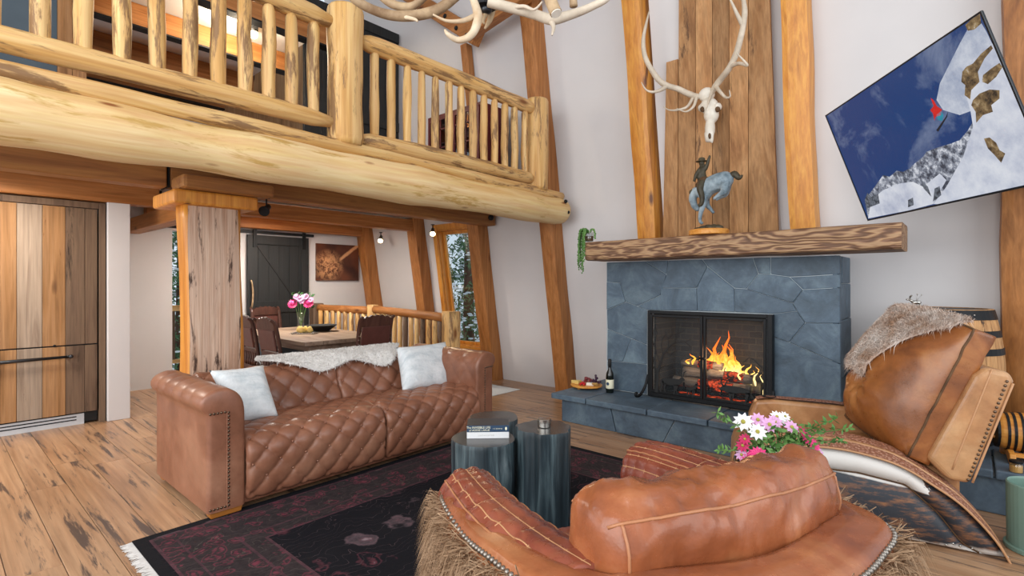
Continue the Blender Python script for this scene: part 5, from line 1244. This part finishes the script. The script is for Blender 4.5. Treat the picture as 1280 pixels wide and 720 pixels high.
a7 = ca([Q(714,-35,-.1),Q(716,-10,-.1),Q(717,8,-.1)],[.018,.019,.02],'antler_dark')
for k in range(6):
    a = k*PI/3; c_ = Q(607,-45)
    ca([c_+Vector((.12*math.cos(a),.12*math.sin(a),0)),c_+Vector((.34*math.cos(a),.34*math.sin(a),.0)),c_+Vector((.55*math.cos(a+.2),.55*math.sin(a+.2),.08)),c_+Vector((.68*math.cos(a+.4),.68*math.sin(a+.4),.26))],[.025,.026,.02,.006])
MB().lathe([(.03,-.055),(.055,-.05),(.06,-.02),(.06,.10),(.03,.13)],Q(607,-3),20).build('hub','iron',cdl,smooth=False)
MB().ball(Q(608,12),(.03,.03,.022),10,7).build('finial','iron_bright',cdl,smooth=True)
cz = Q(607,-3); MB().tube([cz+Vector((0,0,.1)),(cz.x,cz.y,6.5)],.008,6).build('chain','iron',cdl)
# ================================================================== BOARDED REFRIGERATOR
fg = thing('refrigerator','tall built-in refrigerator faced with reclaimed boards and a drawer below','refrigerator',(-6.9,.6,0))
MB().box(-7.38,-6.66,-.22,1.165,.02,2.15).build('body','black',fg)
bmats = ['barn_board_grey','barn_board_orange','barn_board_dark','barn_board','barn_board_orange','barn_board_orange','barn_board_grey','barn_board_orange','barn_board_dark','barn_board_dark']
byy = [-.22,-.08,.05,.18,.32,.456,.567,.744,.913,1.06,1.160]
def bdoor(nm, z0, z1, ofs):
    d = MB().box(-6.659,-6.645,-.22,1.160,z0,z1).build(nm,'black',fg)
    for k in range(10): MB().box(-6.645,-6.62+.002*((k*7+ofs)%3),byy[k]+.0015,byy[k+1]-.0015,z0,z1).build('board',bmats[k],d,bevel=.002,seg=1)
    return d
d1_ = bdoor('door',.80,2.148,0); d2_ = bdoor('drawer',.122,.787,1)
h_ = MB().tube([(-6.57,-.1,.685),(-6.57,.2,.684),(-6.572,.5,.686),(-6.57,.93,.69)],[.012,.014,.017,.012],10).tube([(-6.61,.925,.69),(-6.56,.925,.69)],.012,8).ball((-6.57,.945,.69),.02,8,6).tube([(-6.61,-.1,.685),(-6.56,-.1,.685)],.012,8); h_.build('handle','iron_bright',d2_,smooth=True)
MB().ball((-6.612,.83,.80),(.012,.012,.012),8,6).build('screw','iron',d1_)
pl_ = MB().box(-6.70,-6.655,-.22,1.06,.0,.105).build('plinth_grille','plinth_white',fg)
for z in (.045,.075): MB().box(-6.656,-6.652,-.22,1.0,z,z+.010).build('slot','iron',pl_)
MB().box(-6.66,-6.60,1.172,1.222,0,2.215).build('side_trim','barn_board_dark',fg,bevel=.003)
MB().box(-6.66,-6.605,-.22,1.171,2.153,2.215).build('top_trim','barn_board_dark',fg,bevel=.003)
# ================================================================== BARN DOOR, PICTURE
bd_ = thing('barn_door','charcoal sliding barn door with diagonal brace in the dining room','door',(-8.1,3.68,0))
Y0_, Y1_ = 3.21, 4.165
for k in range(6): yy = Y0_+(Y1_-Y0_)*k/6; MB().box(-8.165,-8.14,yy+.0015,yy+(Y1_-Y0_)/6-.0015,.02,2.14).build('board','charcoal_door',bd_,bevel=.002,seg=1)
for a,b,c_,d in ((Y0_,Y0_+.12,.02,2.14),(Y1_-.12,Y1_,.02,2.14)): MB().box(-8.14,-8.12,a,b,c_,d).build('stile','charcoal_door',bd_,bevel=.003)
for c_,d in ((.02,.17),(.95,1.13),(2.0,2.14)): MB().box(-8.14,-8.12,Y0_+.122,Y1_-.122,c_,d).build('rail','charcoal_door',bd_,bevel=.003)
MB().hexa([(-8.14,Y0_+.13,1.98),(-8.14,Y0_+.16,1.99),(-8.14,Y1_-.2,1.14),(-8.14,Y1_-.23,1.14)],[(-8.125,Y0_+.13,1.98),(-8.125,Y0_+.16,1.99),(-8.125,Y1_-.2,1.14),(-8.125,Y1_-.23,1.14)]).build('brace','black',bd_,fixn=True)
for yy in (Y0_+.1,Y1_-.08): MB().box(-8.13,-8.105,yy-.025,yy+.025,1.95,2.22).build('hanger','iron',bd_)
MB().tube(spl([(-8.12,3.26,1.03),(-8.08,3.26,1.1),(-8.075,3.265,1.25),(-8.08,3.255,1.4),(-8.12,3.255,1.45)],6),[.012]*25,8,wob=.3).build('handle','antler_dark',bd_,smooth=True)
tag(MB().box(-8.165,-8.132,3.05,4.26,2.165,2.205).tube([(-8.14,3.5,2.19),(-8.12,3.5,2.19)],.015,8).tube([(-8.14,3.9,2.19),(-8.12,3.9,2.19)],.015,8).build('door_track','iron'),'black steel track above the charcoal barn door','track')
tag(MB().box(-8.19,-8.16,2.0,2.38,2.16,2.20).build('door_track','iron'),'short black steel track left of the timber column','track')
pnt = thing('wall_picture','unframed canvas with golden feathery shapes on brown','picture',(-8.19,4.72,1.76))
k = NT('canvas_print'); v = k.coord()
sp_ = k.n('ShaderNodeSeparateXYZ',{0:v}); yy_, zz_ = sp_.outputs[1], sp_.outputs[2]
nz_ = k.noise(v,16,6,.75,.6)
dist_ = k.math('SQRT',k.math('ADD',k.math('POWER',k.math('ADD',yy_,.18),2.0),k.math('POWER',k.math('ADD',zz_,.06),2.0)))
blob = k.math('MULTIPLY',k.ramp(dist_,[(.12,1.0),(.30,0.0)]),k.ramp(nz_,[(.42,0.0),(.55,1.0)]))
dl_ = k.math('ABSOLUTE',k.math('SUBTRACT',zz_,k.math('MULTIPLY_ADD',yy_,.75,.03)))
ft_ = k.math('MULTIPLY',k.ramp(k.math('ADD',dl_,k.math('MULTIPLY',nz_,.05)),[(.045,1.0),(.07,0.0)]),k.ramp(yy_,[(0.0,0.0),(.05,1.0)]))
bg_ = k.mix(k.ramp(k.noise(v,2.5,2),[(.35,0.0),(.65,1.0)]),'3a1c14','6b3a24')
k.set(Base_Color=k.mix(k.math('MAXIMUM',blob,ft_),bg_,'d8a070'),Roughness=.5)
MB().box(-8.195,-8.165,4.318,5.116,1.45,2.073).build('canvas','canvas_print',pnt,bevel=.004)
MB().box(-8.199,-8.195,4.36,5.08,1.5,2.03).build('stretcher','dark_oak',pnt)
# ================================================================== DINING
dt = thing('dining_table','long weathered grey dining table with planked top','table',(-6.5,3.3,0))
for k_ in range(5): MB().box(-7.5,-5.43,2.74+.22*k_+.001,2.74+.22*(k_+1)-.001,.715,.76).build('top_plank','table_grey',dt,bevel=.004)
MB().box(-7.4,-5.53,2.84,3.74,.64,.712).build('apron','table_grey',dt)
for x in (-7.2,-5.75):
    MB().box(x-.10,x+.10,2.98,3.60,.06,.64).build('pedestal','slate',dt,bevel=.02); MB().box(x-.14,x+.14,2.85,3.73,0,.06).build('foot','slate',dt,bevel=.01)
leather('chair_pad','3f211d','54302a','663d35',.35)
dc = thing('dining_chair','carved dark oak dining chair with leather back, first beside the table end','chair',(0,0,0),0,'dining chairs along the table side')
# local: back at y=-.22, facing +y
for sx_ in (-.2,.2):
    MB().tube(spl([(sx_,-.20,0),(sx_,-.19,.45),(sx_,-.215,.75),(sx_,-.26,.98),(sx_,-.31,1.04)],6),radl([.022,.024,.024,.026,.018],6),8,flat=.8).build('back_post','dark_oak',dc,smooth=True,local=True)
    MB().tube([(sx_*1.0,.2,0),(sx_,.2,.12),(sx_,.2,.25),(sx_,.2,.43)],[.018,.026,.02,.026],10).build('leg','dark_oak',dc,smooth=True,local=True)
    nm = MB()
    for q_ in range(7): nm.ball((sx_,-.225-.006*q_,.70+.045*q_),.008,6,5)
    for q_ in range(7): nm.ball((sx_,-.20+.0-.018-.006*q_,.70+.045*q_),.006,6,5)
    stuff(nm.build('nailheads','silver',dc,local=True))
MB().box(-.22,.22,-.20,.23,.43,.47).build('seat','dark_oak',dc,local=True,bevel=.015)
MB().hexa([(-.18,-.225,.72),(.18,-.225,.72),(.18,-.245,.72),(-.18,-.245,.72)],[(-.18,-.255,.93),(.18,-.255,.93),(.18,-.28,.93),(-.18,-.28,.93)]).build('back_pad','chair_pad',dc,local=True,fixn=True,bevel=.008)
mcr = MB(); pts_ = [(-.2,.93),(.2,.93)]+[(.2-.4*k_/12,1.02+.035*math.sin(PI*k_/12)+.008*(-1)**k_) for k_ in range(13)]
mcr.prism(pts_,lambda a,b,d: Vector((a,-.255-.15*(b-.93)+d,b)),-.018,.018).build('crest_rail','dark_oak',dc,local=True,fixn=True)
for z in (.685,.50): MB().box(-.2,.2,-.225,-.195,z-.02,z+.02).build('cross_rail','dark_oak',dc,local=True,bevel=.004)
for q_ in range(5): MB().tube([(-.13+.065*q_,-.21,.52),(-.13+.065*q_,-.21,.57),(-.13+.065*q_,-.21,.6),(-.13+.065*q_,-.21,.665)],[.010,.018,.010,.016],8).build('spindle','dark_oak',dc,smooth=True,local=True)
for a,b in (((-.2,.2,.15),(.2,.2,.15)),((-.2,-.2,.18),(-.2,.2,.18)),((.2,-.2,.18),(.2,.2,.18))): MB().tube([a,b],.013,8).build('stretcher','dark_oak',dc,local=True)
dc.location = (-5.36,2.56,0)
dup(dc,(-5.86,2.56,0),R(-3),'carved dark oak dining chair with leather back, second from the table end')
dup(dc,(-6.42,2.58,0),R(2),'carved dark oak dining chair with leather back, half hidden by the timber column')
dup(dc,(-5.18,3.30,0),R(90),'carved oak dining chair at the table end behind the sheepskin','dining chairs at the table ends')
dup(dc,(-7.74,3.42,0),R(-90),'carved oak dining chair at the far table end before the barn door','dining chairs at the table ends')
vp_ = PZ(376,412,.76)
vs_ = thing('flower_vase','clear glass vase of pink roses on the dining table','vase',(vp_.x,vp_.y,.76))
MB().lathe([(.05,0),(.055,.004),(.045,.12),(.062,.24),(.058,.24),(.040,.12),(.048,.01)],(0,0,0),24).build('glass_body','glass',vs_,smooth=True,local=True)
st2 = MB(); rv = random.Random(4)
for x,z,r,mt,n_ in ((-.10,.36,.075,'petal_pink',16),(.12,.37,.08,'petal_pink',16),(.0,.44,.06,'petal_mauve',12),(-.05,.46,.05,'petal_mauve',12),(.08,.46,.055,'petal_mauve',12),(.15,.42,.045,'petal_mauve',12),(.02,.40,.05,'petal_mauve',12)):
    c_ = rgt*x+UPV*z+tow*.03; flower(vs_,c_,tow+UPV*.5,r,mt,n_); MB().ball(c_-tow*.01,r*.55,8,6).build('bloom',mt,vs_,smooth=True,local=True)
    st2.tube([(0,0,.03),c_*.6+Vector((0,0,.08)),c_],.004,5)
st2.build('stems','leaf',vs_,local=True); lf = MB()
for q_ in range(46): leafblade(lf,rgt*rv.uniform(-.15,.15)+UPV*rv.uniform(.28,.50),(rv.uniform(-1,1),rv.uniform(-1,1),rv.uniform(.2,1)),.08,.02)
stuff(lf.build('leaves','leaf_dark',vs_,local=True))
tp2 = PZ(381,417,.76)
ty_ = thing('pear_tray','small metal tray on the dining table','tray',(tp2.x,tp2.y,.76),R(40))
MB().box(-.16,.16,-.09,.09,.006,.016).build('plate','silver',ty_,local=True,bevel=.004)
for a in (-.13,.13): MB().box(a-.015,a+.015,-.07,.07,0,.006).build('foot','iron',ty_,local=True)
for i_,(a,b) in enumerate(((-.07,.0),(.0,.02),(.07,-.01),(-.02,-.05))):
    o = MB().lathe([(.012,0),(.036,.015),(.038,.035),(.022,.065),(.012,.078),(.004,.08)],(0,0,0),12).build('pear','cheese',None,smooth=True); cs, sn = math.cos(R(40)), math.sin(R(40)); o.location = (tp2.x+a*cs-b*sn,tp2.y+a*sn+b*cs,.7765); tag(o,'yellow pear on the small tray, beside the flower vase','pear','pears on the tray')
bp_ = PZ(402,414,.76)
bw = thing('black_bowl','wide shallow black bowl on the dining table','bowl',(bp_.x,bp_.y,.76))
MB().lathe([(.09,0),(.10,.005),(.19,.075),(.20,.085),(.19,.085),(.10,.018),(.0,.014)],(0,0,0),30).build('bowl_body','black',bw,smooth=True,local=True)
# log railing in the dining corner
lr = thing('log_railing','rustic log railing with chunky posts by the window','railing',(-6.2,4.7,0))
MB().tube(logpts((-5.32,4.76,0),(-5.32,4.76,1.02),8),.125,16,wob=.08,seed=2).build('post','log_z',lr,smooth=True)
MB().tube(logpts((-7.0,4.63,0),(-7.0,4.63,1.07),8),.085,14,wob=.08,seed=3).build('post','log_z',lr,smooth=True)
MB().box(-8.14,-7.98,4.18,4.36,0,1.08).build('post','barn_board_dark',lr,bevel=.02)
MB().tube(logpts((-5.42,4.75,.93),(-6.93,4.63,1.0),14),.062,12,wob=.12,seed=5).build('top_rail','beam_x',lr,smooth=True)
MB().tube(logpts((-7.07,4.61,.98),(-7.98,4.27,1.0),10),.062,12,wob=.12,seed=6).build('top_rail','beam_x',lr,smooth=True)
MB().tube(logpts((-5.42,4.75,.22),(-6.93,4.63,.22),10),.05,10,wob=.1,seed=7).build('bottom_rail','beam_x',lr,smooth=True)
MB().tube(logpts((-7.07,4.61,.22),(-7.98,4.27,.22),10),.05,10,wob=.1,seed=8).build('bottom_rail','beam_x',lr,smooth=True)
for q_ in range(12): t_ = (q_+.5)/12; MB().tube(logpts(Vector((-5.45,4.75,.24)).lerp(Vector((-6.9,4.635,.24)),t_),Vector((-5.45,4.75,.91)).lerp(Vector((-6.9,4.635,.97)),t_),5),.036,9,wob=.2,seed=q_,wf=6).build('baluster','log_z' if q_%3 else 'barn_board_dark',lr,smooth=True)
for q_ in range(8): t_ = (q_+.5)/8; MB().tube(logpts(Vector((-7.1,4.6,.24)).lerp(Vector((-7.95,4.23,.24)),t_),Vector((-7.1,4.6,.95)).lerp(Vector((-7.95,4.23,.97)),t_),5),.036,9,wob=.2,seed=q_+20,wf=6).build('baluster','log_z',lr,smooth=True)
# ------------------------------------------------------------------ spotlights under the loft
def spot(label, p, tgt, lit):
    t = thing('spotlight',label,'lamp',p,0,'spotlights under the loft'); p = Vector(p); d = (Vector(tgt)-p).normalized()
    MB().lathe([(.03,-.008),(.03,0),(.02,.004)],p+Vector((0,0,.10)),14).build('canopy','iron',t); MB().tube([p+Vector((0,0,.10)),p],.007,6).build('stem','iron',t)
    Rm = d.to_track_quat('Z','Y').to_matrix().to_4x4()
    MB().lathe([(.018,-.07),(.026,-.06),(.028,0),(.045,.06),(.047,.075),(.043,.075)],p,18,Rm).build('shade','lamp_metal' if lit else 'iron',t,smooth=True)
    if lit:
        MB().lathe([(.040,.076),(.038,.080)],p,16,Rm).build('bulb','bulb',t)
        l = bpy.data.lights.new('spotlight_beam','SPOT'); l.energy = 26; l.color = (1,.78,.48); l.spot_size = R(85); l.spot_blend = .7; l.shadow_soft_size = .04
        o = bpy.data.objects.new('spotlight_beam',l); COL.objects.link(o); o.location = p+d*.09; o.rotation_euler = d.to_track_quat('-Z','Y').to_euler()
spot('lit brass spotlight at the end of the dining beam, nearer the window',PY(541,289,5.06),PY(541,289,5.06)+Vector((.8,-.7,-.8)),True)
spot('lit brass spotlight by the post in the dining corner',PY(476,298,5.04),PY(476,298,5.04)+Vector((.8,-.7,-.8)),True)
spot('unlit black spotlight on the beam beside the corbel',PX(333,261,-4.84),PX(318,277,-4.6),False)
for nm,p,e in (('dining_ceiling_lamp',(-6.9,3.3,2.36),75),('kitchen_ceiling_lamp',(-5.9,.2,2.36),38)):  # unseen lamps added to brighten the space under the loft
    t = thing(nm,'round warm unseen fill lamp added under the loft, above the '+nm.split('_')[0]+' side','lamp',p); MB().lathe([(.09,.0),(.10,.01),(.10,.07)],p,20).build('drum','plinth_white',t); MB().lathe([(.085,-.004),(.088,-.001)],p,20).build('diffuser','fill_lamp_glow',t)
    l = bpy.data.lights.new(nm+'_light','AREA'); l.shape = 'DISK'; l.size = .5; l.energy = e; l.color = (1,.91,.80); o = bpy.data.objects.new(nm+'_light',l); COL.objects.link(o); o.location = (p[0],p[1],p[2]-.03)
# ================================================================== LOFT
LX = -6.55
mb = MB(); mb.box(LX-.15,LX,-2.4,.84,2.53,6.5); struct(mb.build('wall_loft','slate'))
struct(MB().box(-9.35,-5.62,.9,3.2,4.45,4.52).build('ceiling_upper','ceiling_white')); struct(MB().box(-9.5,-9.35,.5,6.0,2.5,6.0).build('wall_loft_end','barn_board_orange'))
for q_,(a,b) in enumerate(((.84,.95),(.95,1.06))): tag(MB().box(LX-.05,LX+.02,a+.002,b-.002,2.53,5.5).build('plank','barn_board_orange'),'orange pine plank on the loft wall beside the slate door','plank','pine planks on the loft wall')
for q_, x in enumerate((-5.75,-6.85,-7.95,-9.05)):
    t = thing('ceiling_joist','orange joist with dark steel edge on the upper loft ceiling','joist',(x,2.3,4.2),0,'joists of the upper loft ceiling')
    MB().box(x-.06,x+.06,1.0,3.2,4.21,4.445).build('timber','beam_y',t,bevel=.006); MB().box(x-.065,x+.065,1.0,3.2,4.19,4.209).build('steel_strip','iron',t)
ld = thing('loft_barn_door','tall black sliding door with antler handle in the loft','door',(LX,4.05,2.53))
for q_ in range(6): yy = 3.30+1.50*q_/6; MB().box(LX-.05,LX,yy+.002,yy+.25-.002,2.535,5.2).build('board','charcoal_door',ld,bevel=.002,seg=1)
for z in (2.56,3.7,5.05): MB().box(LX+.001,LX+.02,3.31,4.79,z,z+.14).build('rail','charcoal_door',ld,bevel=.002)
MB().tube(spl([(LX+.02,3.40,4.45),(LX+.06,3.405,4.36),(LX+.05,3.395,4.12),(LX+.02,3.39,4.03)],6),radl([.01,.018,.014,.01],6),8).build('handle','antler_dark',ld,smooth=True)
lp = thing('loft_lamp','small round glowing lamp on the upper loft ceiling','lamp',(-6.85,2.2,4.40))
bpos = ray(317,43); bpos = Vector((0,0,CAMH))+bpos*(2.95/bpos.z); lp.location = bpos; MW[lp.name] = Matrix.Translation(bpos)
MB().ball((0,0,0),.05,12,8).build('globe','bulb',lp,smooth=True,local=True); MB().lathe([(.04,.03),(.05,.05),(.05,4.45-bpos.z-.002)],(0,0,0),14).build('canopy','iron',lp,local=True)
l = bpy.data.lights.new('loft_lamp_light','POINT'); l.energy = 55; l.color = (1,.84,.62); l.shadow_soft_size = .1; o = bpy.data.objects.new('loft_lamp_light',l); COL.objects.link(o); o.location = bpos+Vector((.1,-.2,-.15))
# dark red cabinet
cbn = thing('display_cabinet','dark red glazed cabinet standing in the loft behind the railing','cabinet',(-4.93,4.75,2.53))
x0,x1,y0,y1,z0,z1 = -5.43,-4.43,4.45,4.92,2.532,3.57
m = MB(); m.box(x0,x1,y1-.02,y1,z0,z1); m.box(x1-.025,x1,y0,y1-.02,z0,z1); m.box(x0,x0+.025,y0,y1-.02,z0,z1); m.box(x0,x1,y0,y1,z1,z1+.03); m.box(x0,x1,y0,y1,z0,z0+.08); m.build('carcass','red_cabinet',cbn)
for q_ in range(2): MB().box(x0+.03,x1-.03,y0+.04,y1-.03,z0+.38+.32*q_,z0+.395+.32*q_).build('shelf','red_cabinet',cbn)
for q_ in range(2):
    a = x0+.025+q_*.476; b = a+.474; d_ = MB()
    for bb in ((a,a+.04,z0+.085,z1-.01),(b-.04,b,z0+.085,z1-.01),(a+.04,b-.04,z0+.085,z0+.13),(a+.04,b-.04,z1-.05,z1-.01)): d_.box(bb[0],bb[1],y0-.02,y0,bb[2],bb[3])
    for zz in (z0+.36,z0+.62,z0+.86): d_.box(a+.04,b-.04,y0-.015,y0-.003,zz,zz+.018)
    d_.box((a+b)/2-.009,(a+b)/2+.009,y0-.015,y0-.003,z0+.13,z1-.05)
    do = d_.build('glazed_door','red_cabinet',cbn); MB().box(a+.04,b-.04,y0-.008,y0-.006,z0+.13,z1-.05).build('pane','glass',do)
tag(MB().lathe([(.10,0),(.13,.03),(.13,.07),(.09,.085)],(-4.98,4.78,3.603),20).build('storage_basket','fringe',smooth=False),'pale round basket on top of the dark red cabinet','basket')
# slim post and rafters above the loft
def obar(name, a, b, w, h, mat, label, cat='beam'):
    a, b = Vector(a), Vector(b); d = (b-a).normalized(); s_ = d.cross(Vector((0,1,0))).normalized(); t_ = Vector((0,1,0))
    o = MB().hexa([a+s_*w/2-t_*h/2,a-s_*w/2-t_*h/2,a-s_*w/2+t_*h/2,a+s_*w/2+t_*h/2],[b+s_*w/2-t_*h/2,b-s_*w/2-t_*h/2,b-s_*w/2+t_*h/2,b+s_*w/2+t_*h/2]).build(name,mat,None,bevel=.01,fixn=True)
    return tag(o,label,cat)
pz0 = PY(582,60,4.86)
obar('timber_post',(-5.12,wallY(2.6)-.07,2.532),(-5.12,wallY(4.6)-.07,4.62),.12,.11,'beam_z','slim timber post behind the red cabinet on the loft','post')
J = Vector((-5.05,4.62,4.66)); 
trs = thing('roof_truss','bolted timber brace pair behind the antler chandelier','truss',J)
def tb(a,b,w,h,nm):
    a, b = Vector(a), Vector(b); d = (b-a).normalized(); s_ = d.cross(Vector((0,1,0))).normalized(); t_ = Vector((0,1,0))
    return MB().hexa([a+s_*w/2-t_*h/2,a-s_*w/2-t_*h/2,a-s_*w/2+t_*h/2,a+s_*w/2+t_*h/2],[b+s_*w/2-t_*h/2,b-s_*w/2-t_*h/2,b-s_*w/2+t_*h/2,b+s_*w/2+t_*h/2]).build(nm,'beam_x',trs,bevel=.01,fixn=True)
jA = PY(598,48,4.72); tb(jA,PY(470,-32,4.72),.20,.14,'brace'); tb(jA+Vector((.02,-.15,.03)),PY(690,-30,4.57),.17,.14,'brace')
for u_,v_ in ((570,35),(583,44),(556,20)): MB().ball(PY(u_,v_,4.64),(.03,.02,.03),8,6).build('bolt','iron',trs)
# ================================================================== OUTSIDE
struct(MB().box(-40,12,6.4,60,-.9,-.8).build('ground_snow','snow')); struct(MB().box(-40,-9.7,-10,6.4,-.9,-.8).build('ground_snow_side','snow'))
def conifer(label, x, y, h, r, seed):
    t = thing('fir_tree',label,'tree',(x,y,-.8),0,'fir trees outside the window'); rc_ = random.Random(seed)
    MB().tube([(0,0,0),(0,0,h*.5),(0,0,h)],[.16,.1,.02],8).build('trunk','snow_pine_bark',t,local=True,smooth=True)
    nd = MB(); sn = MB()
    for q_ in range(70):
        z = h*(.06+.92*q_/70); L = r*(1-z/h)*rc_.uniform(.8,1.15)+.15
        for w_ in range(4):
            a = rc_.uniform(0,2*PI); d = Vector((math.cos(a),math.sin(a),-.25))
            for s_ in range(int(10+L*8)):
                f_ = rc_.uniform(.15,1); p = Vector((0,0,z))+d*L*f_+Vector((rc_.uniform(-.08,.08),rc_.uniform(-.08,.08),-.25*L*f_*f_))
                e = Vector((rc_.uniform(-1,1),rc_.uniform(-1,1),rc_.uniform(-.9,.1))).normalized(); ll = rc_.uniform(.10,.2); w2 = e.orthogonal().normalized()*.022
                nd.add([p-w2,p+w2,p+e*ll],[(0,1,2)])
                if rc_.random() < .10: sn.ball(p+Vector((0,0,.03)),(.07,.07,.025),5,3)
    stuff(nd.build('needles','needle',t,local=True)); stuff(sn.build('snow_clumps','snow',t,local=True))
conifer('dark green fir tree outside the narrow window',-9.3,8.9,6.5,1.7,3)
conifer('fir tree farther back among snow outside the window',-11.6,12.5,9.0,2.2,5)
conifer('fir tree beyond the deck railing at the far opening',-13.5,3.9,6.0,1.6,7)
# deck beyond the dining opening
dk = thing('deck_railing','wooden deck railing outside the far opening','railing',(-9.6,2.9,0)); MB().box(-9.66,-9.56,1.6,4.4,.96,1.05).build('top_rail','log_y',dk); MB().box(-9.64,-9.58,1.6,4.4,.12,.18).build('bottom_rail','log_y',dk)
for q_ in range(20): MB().box(-9.63,-9.59,1.65+.14*q_,1.69+.14*q_,.18,.96).build('baluster','barn_board_dark',dk)

for yy in (1.65,2.9,4.3): MB().box(-9.66,-9.57,yy,yy+.09,-.8,.96).build('post','log_z',dk)
